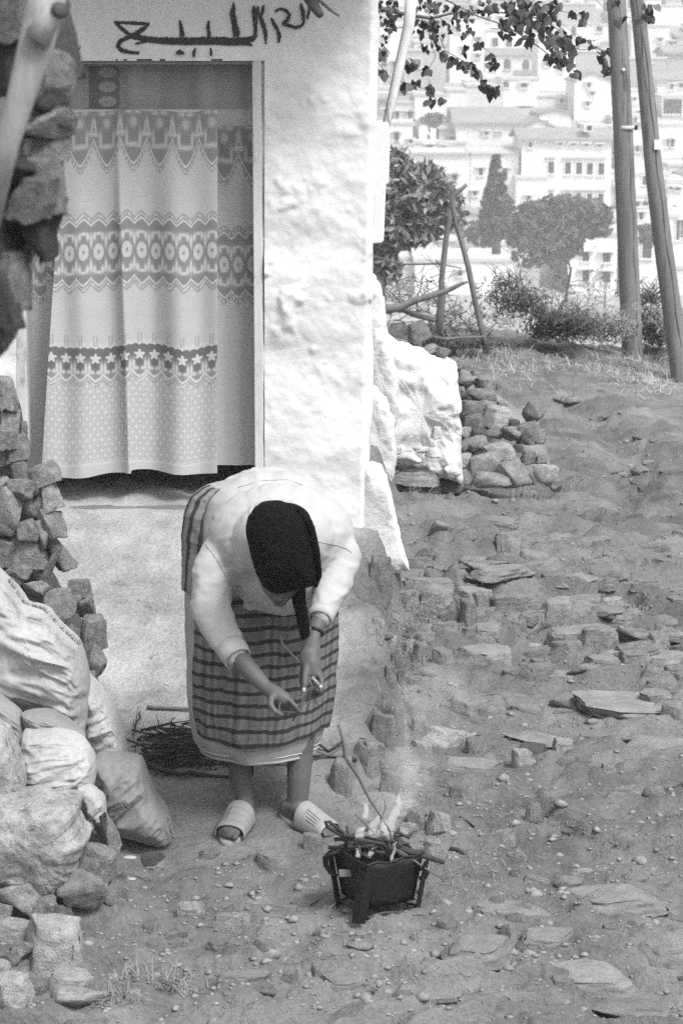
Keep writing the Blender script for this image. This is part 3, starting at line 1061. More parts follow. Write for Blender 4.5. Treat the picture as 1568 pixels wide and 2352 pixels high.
# ------------------------------------------------------------ trees of the valley
def leaf_cloud(name, blobs, Y, n, size, m, parent, seed=1, spreadY=1., elong=2.2, shade=True):
    """many leaf faces through the volume of several ellipsoids given in frame units"""
    rg = np.random.default_rng(seed)
    vol = np.array([b_[2] * b_[3] for b_ in blobs], float)
    cnt = (n * vol / vol.sum()).astype(int)
    C = []
    for (bx, by, rx, ry), c_ in zip(blobs, cnt):
        u = rg.normal(size=(c_, 3)); u /= np.linalg.norm(u, axis=1)[:, None]
        rad = np.minimum(np.abs(rg.normal(0, .62, c_)) + .08, 1.35)
        u = u * rad[:, None]
        c3 = ats(np.full(c_, bx), np.full(c_, by), np.full(c_, Y))
        s_ = px(Y)
        C.append(c3 + u * np.array([rx * s_, min(rx, ry) * s_ * spreadY, ry * s_]))
    C = np.concatenate(C)
    # break the mass into tufts
    keep = fbm(C / (size * 5) + seed, 2, seed) > -.33
    C = C[keep]
    k = len(C)
    d = rg.normal(size=(k, 3)); d /= np.linalg.norm(d, axis=1)[:, None]
    e = rg.normal(size=(k, 3)); e = np.cross(d, e); e /= np.linalg.norm(e, axis=1)[:, None]
    sz = size * rg.uniform(.6, 1.35, k)[:, None]
    V = np.stack([C - d * sz * elong / 2, C + e * sz / 2, C + d * sz * elong / 2, C - e * sz / 2], 1)
    Fq = np.arange(k * 4).reshape(-1, 4)
    o = obj(name, V.reshape(-1, 3), Fq, m, parent, False)
    return o


def branch(mb, p, q, r0, r1, wob=.1, n=7, seg=6, seed=0):
    rg = random.Random(seed)
    p, q = Vector(p), Vector(q)
    L_ = (q - p).length
    pts = [p]
    for i in range(1, n):
        pts.append(p.lerp(q, i / n) + Vector((rg.uniform(-1, 1), rg.uniform(-1, 1), rg.uniform(-1, 1))) * L_ * wob * .5)
    pts.append(q)
    mb.tube(pts, [r0 + (r1 - r0) * i / n for i in range(n + 1)], seg)
    return pts


M_leafA = gm('olive_leaves', .27, var=.3, s1=.8, s2=9, bump=0, rough=.6)  # grey raised so the leaves look veiled by haze
M_leafB = gm('cypress_foliage', .11, var=.3, s1=.3, s2=4, bump=0)  # distance haze partly put into this lighter base colour
M_leafC = gm('mulberry_leaves', .07, var=.3, s1=2, s2=12, bump=.2, bd=.001, rough=.55, rnd=.6)
M_bark = gm('bark', .14, var=.35, s1=8, s2=50, bump=.8, bd=.01, stretch=(1, 1, .3))
M_twig = gm('dry_twigs', .11, var=.3, s1=8, s2=50, bump=.4, bd=.003)

Z = lambda l: [z2(a_, b_) + (c_ * .467, d_ * .467) for a_, b_, c_, d_ in l]
YO = 29.
t = thing('olive_tree', 'dense grey-green leafy tree right behind the house corner', 'tree', at(856, 760, YO))
leaf_cloud('crown', Z([(150, 880, 75, 110), (90, 960, 70, 150), (180, 1000, 150, 110), (290, 930, 110, 95), (330, 1040, 90, 80), (130, 1110, 130, 90), (230, 1130, 110, 60), (80, 1240, 60, 90), (120, 1320, 50, 50), (300, 860, 60, 40), (440, 1040, 50, 70)]), YO, 26000, .05, M_leafA, t, 4, .9, 3)
mb = MB()
for i, (x, y, x2, y2, r) in enumerate([(60, 1500, 80, 1240, .12), (80, 1240, 150, 1000, .08), (80, 1240, 60, 960, .06), (100, 1160, 280, 950, .05), (110, 1130, 330, 1060, .04), (150, 1000, 150, 860, .035)]):
    branch(mb, at(*z2(x, y), YO), at(*z2(x2, y2), YO), r, r * .6, .12, seed=i)
mb.build('trunk', M_bark, t)
t = thing('conifer', 'pointed dark conifer standing among the white houses', 'tree', at(*z2(640, 1220), 140))
rg = random.Random(2)
bl = []
for i in range(16):
    f = i / 15
    wdt = 10 + 78 * f ** .8
    yy_ = 785 + f * 350
    bl += [(648 + rg.uniform(-.25, .25) * wdt, yy_, wdt * rg.uniform(.6, .8), 22 + 12 * f), (648 - wdt * .6 * rg.uniform(.6, 1.1), yy_ + 8, wdt * .4, 16), (648 + wdt * .6 * rg.uniform(.5, 1.1), yy_ + 8, wdt * .4, 16)]
leaf_cloud('crown', Z(bl), 140, 9000, .30, M_leafB, t, 7, 1, 1.8)
mb = MB(); branch(mb, at(*z2(648, 1250), 140), at(*z2(650, 790), 140), .3, .08, .01); mb.build('trunk', M_bark, t)
t = thing('broadleaf_tree', 'wide dark round-headed tree below the long shuttered house', 'tree', at(*z2(980, 1320), 135))
leaf_cloud('crown', Z([(790, 1060, 30, 50), (1130, 1120, 60, 40), (830, 1080, 80, 70), (920, 1050, 90, 60), (1010, 1040, 90, 60), (1100, 1055, 80, 55), (1170, 1070, 40, 35), (860, 1150, 110, 70), (980, 1120, 130, 60), (1090, 1100, 90, 45), (900, 1210, 120, 60), (820, 1190, 90, 90), (1000, 1200, 60, 60)]), 135, 16000, .30, M_leafB, t, 9, 1, 1.6)
mb = MB()
for i in range(5): branch(mb, at(*z2(960, 1330), 135), at(*z2(840 + i * 75, 1090), 135), .25, .08, .08, seed=i)
mb.build('trunk', M_bark, t)
for i, (bl, lb) in enumerate([([(560, 1150, 60, 50), (640, 1165, 80, 40), (700, 1140, 50, 40)], 'low dark shrubs at the foot of the conifer'), ([(320, 590, 30, 25), (350, 585, 34, 26)], 'small shrub by a doorway in the upper town'), ([(950, 1320, 34, 70), (975, 1380, 24, 40)], 'narrow dark bush between the hut and the square house'), ([(1390, 1160, 30, 40)], 'dark bush between the two poles in the town')]):
    Yb = (150, 215, 148, 160)[i]
    t = thing('shrub', lb, 'shrub', at(*z2(bl[0][0], bl[0][1] + bl[0][3]), Yb))
    leaf_cloud('crown', Z(bl), Yb, 1500, .28, M_leafB, t, 20 + i, 1, 1.6)
    mb = MB(); branch(mb, at(*z2(bl[0][0], bl[0][1] + 60), Yb), at(*z2(bl[0][0], bl[0][1]), Yb), .12, .05); mb.build('stem', M_bark, t)

# ------------------------------------------------------------ the mulberry that reaches in from the left
YM = 13.2
mul = thing('mulberry_tree', 'leafy branches reaching in from behind the house corner', 'tree', at(845, 1100, 14.5))
TW = [[(-40, 300, 60), (20, 120, 40), (80, 40, 26), (200, 70, 20), (330, 90, 15), (450, 60, 12), (560, 60, 10), (680, 62, 9), (780, 70, 8), (880, 100, 6), (960, 150, 4)],
      [(330, -40, 10), (480, 40, 8), (560, 80, 7), (650, 110, 7), (750, 160, 6), (850, 225, 6), (910, 270, 5), (970, 310, 4), (1035, 350, 3)],
      [(700, 130, 5), (660, 142, 4), (620, 140, 3)], [(330, 90, 6), (370, 180, 5), (400, 250, 4), (470, 290, 4), (540, 330, 4), (580, 390, 3), (625, 440, 3)],
      [(300, 100, 5), (330, 200, 4), (350, 280, 3), (310, 350, 3), (325, 420, 3), (345, 480, 3), (395, 520, 2)],
      [(900, 150, 4), (980, 210, 4), (1060, 245, 4), (1130, 240, 3), (1205, 250, 3), (1190, 330, 2)],
      [(1130, -10, 3), (1170, 30, 3), (1200, 60, 3), (1250, 88, 3), (1290, 85, 3), (1340, 92, 3), (1390, 90, 2)],
      [(900, 40, 3), (960, 110, 2), (1040, 165, 2), (1100, 205, 2), (1150, 195, 2)], [(60, 190, 4), (100, 230, 4), (130, 262, 3)], [(60, 300, 3), (130, 385, 3)],
      [(330, 0, 5), (345, 60, 4), (430, 150, 3), (480, 100, 3)], [(170, 400, 3), (230, 412, 3), (300, 440, 2)], [(190, 320, 3), (240, 335, 2), (270, 310, 2)],
      [(800, -20, 6), (840, 60, 5), (870, 140, 4), (960, 200, 3)], [(950, 50, 3), (1010, 62, 3), (1090, 85, 2)], [(60, 60, 6), (90, 120, 5), (150, 140, 4), (240, 130, 4), (330, 120, 3)],
      [(500, 40, 4), (520, 160, 3), (560, 215, 3), (650, 280, 2)]]
mb = MB()
rg = random.Random(4)
TP = []
for tw in TW:
    P = [at(*z2(a_, b_), YM + rg.uniform(-.12, .12)) for a_, b_, r in tw]
    mb.tube(P, [r * px(YM) * .24 for _, _, r in tw], 6)
    TP += P
p0 = at(845, 1100, 14.5)
mb.tube([p0, p0.lerp(at(800, 500, 14.2), .5), at(800, 420, 14), at(*z2(-40, 300), 13.3)], [.14, .11, .09, .06], 10)
mb.build('trunk', M_bark, mul)
CL = [(120, 40, 50, 60, 34), (130, 110, 40, 50, 12), (330, 170, 60, 90, 34), (300, 20, 80, 30, 22), (370, 60, 60, 50, 12), (280, 120, 60, 40, 24), (390, 270, 24, 20, 4), (435, 290, 24, 24, 5), (300, 350, 26, 24, 5), (325, 420, 22, 40, 5), (330, 480, 24, 24, 4), (385, 500, 14, 20, 2), (500, 250, 20, 30, 4),
      (510, 325, 50, 36, 13), (545, 355, 20, 24, 4), (580, 400, 18, 24, 4), (620, 435, 40, 26, 9), (570, 220, 26, 20, 5), (630, 275, 34, 16, 4), (632, 315, 24, 24, 5), (640, 15, 70, 26, 16), (780, 40, 90, 50, 40), (830, 110, 110, 60, 44), (730, 110, 50, 40, 14), (800, 200, 50, 34, 9), (930, 60, 40, 60, 16),
      (960, 200, 70, 55, 26), (950, 285, 45, 40, 18), (1010, 260, 45, 50, 14), (1025, 340, 24, 30, 6), (1060, 200, 40, 24, 6), (1030, 70, 30, 14, 4), (1080, 80, 26, 26, 5), (1120, 215, 36, 25, 5), (1145, 262, 18, 26, 3), (1190, 310, 26, 46, 8), (1180, 245, 40, 12, 4), (1240, 20, 40, 20, 5), (1265, 90, 30, 12, 4), (1380, 90, 30, 24, 7), (1410, 30, 34, 30, 6), (220, 310, 50, 25, 14),
      (235, 415, 46, 22, 12), (90, 260, 22, 26, 7), (88, 345, 18, 24, 5), (700, 150, 60, 40, 8), (500, 140, 50, 60, 14), (470, 60, 60, 40, 14), (560, 40, 50, 30, 12), (430, 110, 40, 50, 8), (90, 190, 20, 40, 4)]
# one heart shaped, slightly cupped leaf, shared
lv = [(0, 0, 0), (.32, -.10, .05), (.48, .18, .09), (.42, .5, .06), (.2, .82, 0), (0, 1.08, -.08), (-.2, .82, 0), (-.42, .5, .06), (-.48, .18, .09), (-.32, -.10, .05), (0, .35, -.05), (0, .7, -.04)]
lf = [(0, 1, 2, 10), (10, 2, 3, 11), (11, 3, 4, 5), (11, 5, 6, 7), (10, 11, 7, 8), (0, 10, 8, 9)]
LS = []
for s_ in range(3):
    lo = obj('leaf', np.array(lv) * np.array([1, 1, (1, 2.4, .3)[s_]]), lf, M_leafC, None)
    LS.append(lo.data); bpy.data.objects.remove(lo)
TPn = TP
SV, SF, nsv = [], [], 0
cands = []
for ci, (cx, cy, rx, ry, n) in enumerate(CL):
    for k in range(n):
        a_ = rg.uniform(0, 6.28); r_ = rg.uniform(0, 1) ** .6
        cands.append((cx + rx * r_ * math.cos(a_), cy + ry * r_ * math.sin(a_), (1.15 if cy > 230 or cx > 560 else .8) * rg.uniform(.6, 1.25)))
rg.shuffle(cands)
cands.sort(key=lambda c_: -c_[2])
for i, (x, y, sc_) in enumerate(cands):
    p = at(*z2(x, y), YM + rg.gauss(0, .16))
    sz = sc_ * 15.5 * px(YM)
    rot = Matrix.Rotation(rg.uniform(-.9, .9), 4, 'Y') @ Matrix.Rotation(rg.gauss(math.pi * .5, .5) + math.pi, 4, 'X') @ Matrix.Rotation(rg.gauss(0, .6), 4, 'Y')
    if i < 290:
        lo = bpy.data.objects.new('leaf', LS[i % 3]); COL.objects.link(lo); lo.parent = mul
        lo.matrix_local = Matrix.Translation(p - Vector(mul.location)) @ rot @ Matrix.Scale(sz, 4)
    else:
        Mx = Matrix.Translation(p) @ rot @ Matrix.Scale(sz, 4)
        SV += [tuple(Mx @ Vector(v)) for v in lv]; SF += [tuple(j + nsv for j in f) for f in lf]; nsv += len(lv)
o = obj('foliage', SV, SF, M_leafC, mul); tag(o, kind='stuff')

# the pale peeled post that leans out beside the corner, and the white board
lp = [at(948, -40, 12.2), at(938, 60, 12.2), at(915, 160, 12.15), at(892, 262, 12.1), at(878, 330, 12.1), at(862, 520, 12.)]
o = MB().tube(lp, [13.5 * px(12), 13 * px(12), 11 * px(12), 9.5 * px(12), 9 * px(12), 9 * px(12)], 14).build('leaning_post', gm('peeled_limed_wood', .62, var=.2, s1=6, s2=40, bump=.7, bd=.006, stretch=(1, 1, .25), dark=.9))
tag(o, 'pale peeling post leaning out above the white board at the house corner', 'post')
bp = [(858, 283), (892, 281), (895, 300), (893, 420), (886, 426), (881, 553), (876, 559), (850, 560)]
mb = MB()
V = [at(x, y, 10.35) for x, y in bp] + [at(x, y, 10.35) + Vector((0, .05, 0)) for x, y in bp]
n = len(bp)
mb.add([tuple(v) for v in V], [tuple(range(n)), tuple(reversed(range(n, 2 * n)))] + [(i, i + n, (i + 1) % n + n, (i + 1) % n) for i in range(n)])
o = mb.build('white_board', gm('board_paint', .7, var=.04, s1=2), None, False)
bv = o.modifiers.new('b', 'BEVEL'); bv.width = .006; bv.segments = 2
tag(o, 'smooth white board with a stepped edge fixed beside the house corner', 'board')

# ------------------------------------------------------------ dead posts, branches and thorn scrub at the brink
YB = 19.
def P2(l, Y, jit=0): return [at(*z2(q[0], q[1]), Y + (random.uniform(-jit, jit))) for q in l]
def rad(l, Y, k=.467): return [q[2] * px(Y) * k for q in l]
M_dead = gm('dead_wood', .16, var=.35, s1=7, s2=40, bump=.9, bd=.012, stretch=(1, 1, .4), dark=.5)
def limb(name, label, l, Y, parent=None, cat=None, m=None, ex=()):
    mb = MB().tube(P2(l, Y), rad(l, Y), 9)
    for e in ex: mb.tube(P2(e, Y), rad(e, Y), 6)
    o = mb.build(name, m or M_dead, parent)
    if cat: tag(o, label, cat)
    return o
limb('forked_post', 'leaning dead post with a bent hooked top', [(603, 1735, 16), (575, 1610, 15), (545, 1480, 14), (515, 1330, 14), (490, 1230, 13), (465, 1150, 11), (446, 1080, 11), (436, 1020, 13), (432, 975, 13), (445, 955, 12), (480, 930, 10), (505, 907, 9)], YB, cat='post', ex=[[(440, 1110, 6), (455, 1060, 3)], [(500, 1240, 5), (515, 1215, 2)]])
limb('forked_post', 'upright dead post crossed by crooked branches', [(362, 1660, 22), (372, 1560, 20), (385, 1450, 18), (380, 1380, 14), (390, 1290, 14), (402, 1180, 14), (418, 1080, 13), (428, 1030, 11)], YB + .3, cat='post', ex=[[(375, 1300, 12), (352, 1282, 4)], [(385, 1560, 10), (410, 1545, 4)]])
limb('dead_branch', 'thick crooked dead branch rising to the right across the post', [(60, 1500, 18), (110, 1525, 22), (180, 1512, 20), (240, 1480, 17), (320, 1458, 16), (380, 1440, 14), (430, 1420, 12), (480, 1395, 9), (510, 1386, 5)], YB - .4, cat='branch')
limb('dead_branch', 'thick dead branch sloping down to the foot of the post', [(180, 1515, 16), (240, 1545, 15), (300, 1562, 14), (350, 1575, 13)], YB - .3, cat='branch', ex=[])
limb('dead_branch', 'thin long pole lying behind the dead posts', [(40, 1262, 4), (200, 1300, 5), (370, 1298, 4), (480, 1320, 3)], YB + .4, cat='branch')
limb('dead_branch', 'low curved stick laid along the brink by the posts', [(310, 1650, 5), (400, 1668, 6), (500, 1660, 6), (600, 1655, 4)], YB - .3, cat='branch')
limb('dead_branch', 'short upright stub beside the leaning post', [(528, 1640, 5), (522, 1600, 5), (515, 1562, 4)], YB - .1, cat='branch')
limb('dead_branch', 'curved bare stem arching over the thorn scrub', [(930, 1580, 7), (960, 1520, 7), (990, 1470, 6), (1005, 1400, 6), (1015, 1330, 5), (1005, 1290, 4), (975, 1262, 3)], 20, cat='branch', ex=[[(1012, 1320, 3), (1028, 1318, 2)], [(960, 1520, 3), (925, 1480, 2), (890, 1400, 1)]])
# wires of dry stems: tangled bushes
def tangle(name, label, boxes, Y, n, r, m, seed, curl=1., group=None):
    rg = random.Random(seed)
    mb = MB()
    for (bx, by, rx, ry, wt) in boxes:
        for k in range(int(n * wt * 1.25)):
            x = bx + rg.gauss(0, .75) * rx; y = by + .35 * ry + rg.gauss(0, .5) * ry
            a_ = rg.uniform(0, 6.28); pts = []
            yy_ = Y + rg.uniform(-.5, .5)
            L_ = rg.uniform(.25, .8) * min(rx, ry) * .35
            for j in range(6):
                pts.append(at(*z2(x, y), yy_ + .05 * j))
                a_ += rg.gauss(0, .6 * curl)
                x += math.cos(a_) * L_; y += math.sin(a_) * L_ * .8 - 3
                if abs(x - bx) > rx * 1.25 or abs(y - by) > ry * 1.4: a_ += 2
            mb.tube(pts, [r * rg.uniform(.6, 1.7) * (1 - j / 8) for j in range(6)], 4, cap=False)
        for k in range(int(9 * wt) + 3):          # long bare stems that stand out of the tangle
            x = bx + rg.uniform(-1, 1) * rx; y = by + ry * .9; a_ = -1.57 + rg.gauss(0, .45); pts = []; Lh = rg.uniform(.25, .5) * (ry + 60) * .42
            for j in range(7):
                pts.append(at(*z2(x, y), Y + rg.uniform(-.1, .1)))
                a_ += rg.gauss(0, .28); x += math.cos(a_) * Lh; y += math.sin(a_) * Lh
            mb.tube(pts, [r * 1.25 * (1 - j / 9) for j in range(7)], 4, cap=False)
            for j in (2, 3, 4, 5):
                e = pts[j] + Vector((rg.uniform(-1, 1), 0, rg.uniform(0, 1))) * .14
                mb.tube([pts[j], pts[j].lerp(e, .5) + Vector((0, 0, .01)), e], [r * .8, r * .6, r * .4], 4, cap=False)
    o = mb.build(name, m, None)
    return tag(o, label, 'bush', group)


tangle('thorn_bush', 'dense dark tangle of thorn twigs left of the arching stem', [(740, 1460, 110, 80, 1.), (700, 1380, 60, 40, .3), (830, 1480, 50, 60, .35)], 20.2, 190, .0042, M_twig, 1)
tangle('thorn_bush', 'thick bramble heap beneath the arching stem', [(950, 1580, 90, 60, 1.6), (1040, 1600, 80, 50, .9), (890, 1620, 60, 40, .5)], 20.4, 260, .0045, M_twig, 2)
tangle('thorn_bush', 'pale dry scrub at the foot of the left pole', [(1130, 1570, 110, 80, 1.2), (1230, 1600, 60, 60, .6)], 21.4, 200, .0045, gm('pale_dry_stems', .3, var=.3, s1=6), 3)
tangle('thorn_bush', 'dry scrub growing between the two poles', [(1420, 1580, 70, 80, 1.), (1400, 1450, 50, 40, .35), (1450, 1650, 60, 40, .6)], 22.8, 260, .0055, M_twig, 4)
tangle('thorn_bush', 'thin bare stems behind the dead posts', [(260, 1420, 150, 130, .6), (450, 1560, 90, 80, .5)], 19.8, 150, .0035, M_twig, 5, .6)
tangle('thorn_bush', 'faint bare saplings in front of the square house', [(1080, 1400, 120, 130, .5), (880, 1180, 90, 90, .3), (700, 1560, 80, 60, .5)], 22.5, 110, .0035, gm('pale_dry_stems', .3), 6, .5)
tangle('thorn_bush', 'low dark roots and twigs along the brink under the posts', [(480, 1690, 150, 26, 1.), (330, 1640, 60, 60, .5)], 19.2, 210, .005, M_twig, 7)
tangle('thorn_bush', 'straw coloured scrub at the right edge behind the leaning pole', [(1530, 1580, 50, 70, 1.)], 21.6, 160, .0045, gm('pale_dry_stems', .3), 8)

# ------------------------------------------------------------ air
hz = bpy.data.materials.new('haze_air'); hz.use_nodes = True
t = hz.node_tree; t.nodes.clear()
ou = t.nodes.new('ShaderNodeOutputMaterial'); pv = t.nodes.new('ShaderNodeVolumePrincipled')
pv.inputs['Color'].default_value = (.95, .95, .95, 1)
pv.inputs['Density'].default_value = .0022
pv.inputs['Anisotropy'].default_value = .3
t.links.new(pv.outputs[0], ou.inputs['Volume'])
o = MB().box((-330, -60, -33), (330, 470, 60)).build('haze', hz, None, False)
tag(o, kind='stuff')

# ------------------------------------------------------------ stones
import bmesh
def ico(sub):
    bm = bmesh.new(); bmesh.ops.create_icosphere(bm, subdivisions=sub, radius=1)
    V = np.array([v.co[:] for v in bm.verts]); Fc = [tuple(v.index for v in f.verts) for f in bm.faces]
    bm.free(); return V, Fc
ICO = {k: ico(k) for k in (1, 2, 3, 4, 5)}


def rock_shape(seed, sub=3, cuts=13, rough=.09, lo=.42, hi=.84):
    rg = np.random.default_rng(seed)
    V, Fc = ICO[sub]
    V = V.copy()
    V *= 1 + .4 * fbm(V * 1.3 + seed * 3.1, 2, seed)[:, None]
    for k in range(cuts):
        n = rg.normal(size=3); n /= np.linalg.norm(n)
        d = rg.uniform(lo, hi)
        s = V @ n
        o = np.maximum(s - d, 0)
        V -= np.outer(o * .93, n)
    V *= 1 + rough * 1.3 * fbm(V * 3.4 + seed, 3, seed + 1)[:, None] + rough * .5 * fbm(V * 9 + seed, 3, seed + 2)[:, None]
    lo_, hi_ = V.min(0), V.max(0)
    V = (V - (lo_ + hi_) / 2) / (hi_ - lo_) * 2
    return V, Fc


def slab_shape(seed, sub=4):
    """blocky piece of bedded rock: flattish top, broken upright sides"""
    rg = np.random.default_rng(seed)
    V, Fc = ICO[sub]
    V = V * 1.7
    n = np.array([rg.uniform(-.14, .14), rg.uniform(-.2, .06), 1.]); n /= np.linalg.norm(n)
    planes = [(n, .62), (-n, .62)]
    a0 = rg.uniform(0, 6.28); m = rg.integers(5, 8)
    for k in range(m):
        a = a0 + 6.283 * (k + rg.uniform(-.3, .3)) / m
        n = np.array([math.cos(a), math.sin(a), rg.uniform(-.1, .45)]); n /= np.linalg.norm(n)
        planes.append((n, rg.uniform(.62, 1.0)))
    for k in range(3):
        n = rg.normal(size=3); n[2] = abs(n[2]) * .8 + .3; n /= np.linalg.norm(n)
        planes.append((n, rg.uniform(.85, 1.05)))
    for n, d in planes:
        V = V - np.outer(np.maximum(V @ n - d, 0) * .97, n)
    st = fbm(V * np.array([1.2, 1.2, 5]) + seed, 3, seed)[:, None] * np.array([.07, .07, .015])
    V = V + V * fbm(V * 2.4 + seed, 4, seed + 1)[:, None] * .10 + st * np.sign(V) + V * fbm(V * 8 + seed, 3, seed + 2)[:, None] * .04
    lo_, hi_ = V.min(0), V.max(0)
    return (V - (lo_ + hi_) / 2) / (hi_ - lo_) * 2, Fc


M_rock = gm('field_stone', .23, var=.55, s1=2.2, s2=14, bump=1., bd=.02, rnd=.2, dark=.6)
M_rockp = gm('pale_stone', .35, var=.45, s1=2.2, s2=14, bump=1., bd=.02, rnd=.15, dark=.5)
M_rockd = gm('dark_stone', .09, var=.5, s1=8, s2=50, bump=.9, bd=.012, rnd=.2)
M_rockw = gm('limed_stone', .66, var=.16, s1=2, s2=12, bump=.8, bd=.02, rnd=.06, dark=.25)
M_pathst = gm('path_stone', .22, var=.4, s1=2, s2=14, bump=1., bd=.015, rnd=.15, dark=.12)
RM = {}


def rmesh(k, m, sub):
    key = (k, m.name, sub)
    if key not in RM:
        V, Fc = rock_shape(k * 7 + 3, sub) if k < 16 else slab_shape(k * 5 + 1, sub)
        o = obj('stone', V, Fc, m, None, True)
        RM[key] = o.data
        bpy.data.objects.remove(o)
    return RM[key]


RG = random.Random(11)


def stone(par, cx, cy, w_, h_, Y, m=None, dep=.8, rot=0, name='stone', k=None, sub=3, label=None, sink=0):
    """a rock w_ by h_ frame units large seen at (cx, cy), at distance Y"""
    m = m or M_rock
    d = rmesh((RG.randrange(16) if RG.random() < .45 else 16 + RG.randrange(16)) if k is None else k, m, sub)
    o = bpy.data.objects.new(name, d); COL.objects.link(o)
    s = px(Y) / 2
    p = at(cx, cy, Y) - Vector((0, 0, sink))
    a_ = R(-rot if rot else RG.uniform(-12, 12))
    Mx = Matrix.Rotation(a_, 4, 'Y') @ Matrix.Diagonal((w_ * s * RG.choice([1, -1]), (w_ + h_) / 2 * s * dep * 1.0, h_ * s, 1))
    loc = p
    if par is not None:
        o.parent = par
        loc = p - Vector(root_of(par).location)
    o.matrix_local = Matrix.Translation(loc) @ Mx
    if label: o['label'] = label
    return o


def flat_stone(par, cx, cy, w_, h_, m=None, rot=0, name='stone', Y=None, label=None, sub=4):
    """a stone bedded in the ground: its seen height is part thickness, part depth"""
    Y = Y or gpix(cx, cy + h_ * .25)
    s = px(Y) / 2
    dep_ = w_ * RG.uniform(.55, .85)
    vis = max(h_ - dep_ * .26, h_ * .42) * 1.1     # how much of it stands out of the ground
    T = vis * 2.
    w_ *= 1.08
    d = rmesh(16 + RG.randrange(16) if RG.random() < .72 else RG.randrange(16), m or M_pathst, sub)
    o = bpy.data.objects.new(name, d); COL.objects.link(o)
    p = at(cx, cy, Y)
    g = gz(p.x, p.y)
    p.z = g + vis * 2 * s - T * s * 1.0
    Mx = Matrix.Rotation(R(-rot + RG.uniform(-5, 5)), 4, 'Y') @ Matrix.Rotation(R(RG.uniform(-5, 5)), 4, 'X') @ Matrix.Diagonal((w_ * s * RG.choice([1, -1]), dep_ * s, T * s, 1))
    if par is not None:
        o.parent = par; loc = p - Vector(root_of(par).location)
    else: loc = p
    o.matrix_local = Matrix.Translation(loc) @ Mx
    if label: o['label'] = label
    return o


def lump(name, poly, Y, T, m, par, seed=0, pw=1., rough=.03, nth=96, nph=48, wr=None, fill=.5, tilt=0, tiltx=0):
    """closed body with the given side-on outline (frame units) and thickness T (metres)"""
    P = np.array(poly, float)
    c = P.mean(0)
    # resample outline as a function of angle about the centre
    dense = []
    n = len(P)
    for i in range(n):
        p0, p1, p2, p3 = P[i - 1], P[i], P[(i + 1) % n], P[(i + 2) % n]
        for t in np.linspace(0, 1, 12, endpoint=False):
            q = .5 * ((2 * p1) + (-p0 + p2) * t + (2 * p0 - 5 * p1 + 4 * p2 - p3) * t * t + (-p0 + 3 * p1 - 3 * p2 + p3) * t ** 3)
            dense.append(q * .75 + (p1 + (p2 - p1) * t) * .25)
    D = np.array(dense)
    u = np.linspace(0, len(D), nth, endpoint=False)
    B = np.stack([np.interp(u, np.arange(len(D) + 1), np.append(D[:, j], D[0, j])) for j in (0, 1)], -1)
    aa = np.linspace(0, 2 * np.pi, nth, endpoint=False)
    jj = fbm(np.stack([np.cos(aa) * 5 + seed, np.sin(aa) * 5, aa * 0], -1), 4, seed + 3)[:, None] * (.09 if wr is None else .02)
    B = c + (B - c) * (1 + jj)
    ph = np.linspace(0, np.pi, nph + 2)[1:-1]
    sn = np.sin(ph) ** fill
    cs = np.cos(ph)
    cs = np.sign(cs) * np.abs(cs) ** pw
    XY = c + (B - c)[None] * sn[:, None, None]
    V = ats(XY[..., 0], XY[..., 1], Y)
    V[..., 1] = Y - cs[:, None] * T
    V[..., 1] += (XY[..., 1] - c[1]) * px(Y) * tilt + (XY[..., 0] - c[0]) * px(Y) * tiltx
    pc = ats(np.array([c[0]]), np.array([c[1]]), Y)[0]
    V = V.reshape(-1, 3)
    V = np.concatenate([V, [pc + [0, -T, 0]], [pc + [0, T, 0]]])
    dv = V - pc
    dn = dv / (np.linalg.norm(dv, axis=1)[:, None] + 1e-9)
    edge = np.clip(np.abs(V[:, 1] - Y) / T, 0.15, 1)
    disp = fbm(V * 6 + seed, 4, seed) * rough
    if wr is not None:
        ax, sc, am = wr            # cloth: creases run along ax
        ax = np.array(ax) / np.linalg.norm(ax)
        al = (V @ ax)[:, None] * ax
        Q = (V - al) * sc + al * sc * .22
        cr = fbm(Q + seed, 4, seed + 5)
        cr2_ = fbm(Q * 2.3 + seed * 2, 3, seed + 9)
        disp = disp + (np.abs(cr) ** .7 * -1 + .3) * am * 1.5 + (.25 - np.abs(cr2_)) * am * .8
    V = V + (dn * .25 + np.array([0, -1, 0]) * np.sign(Y - V[:, 1])[:, None] * .75) * (disp * edge)[:, None]
    F1 = gridf(nth, nph, True).tolist()
    m_ = nph * nth
    F1 += [(m_, (k + 1) % nth, k) for k in range(nth)]
    F1 += [(m_ + 1, (nph - 1) * nth + k, (nph - 1) * nth + (k + 1) % nth) for k in range(nth)]
    return obj(name, V, F1, m, par)


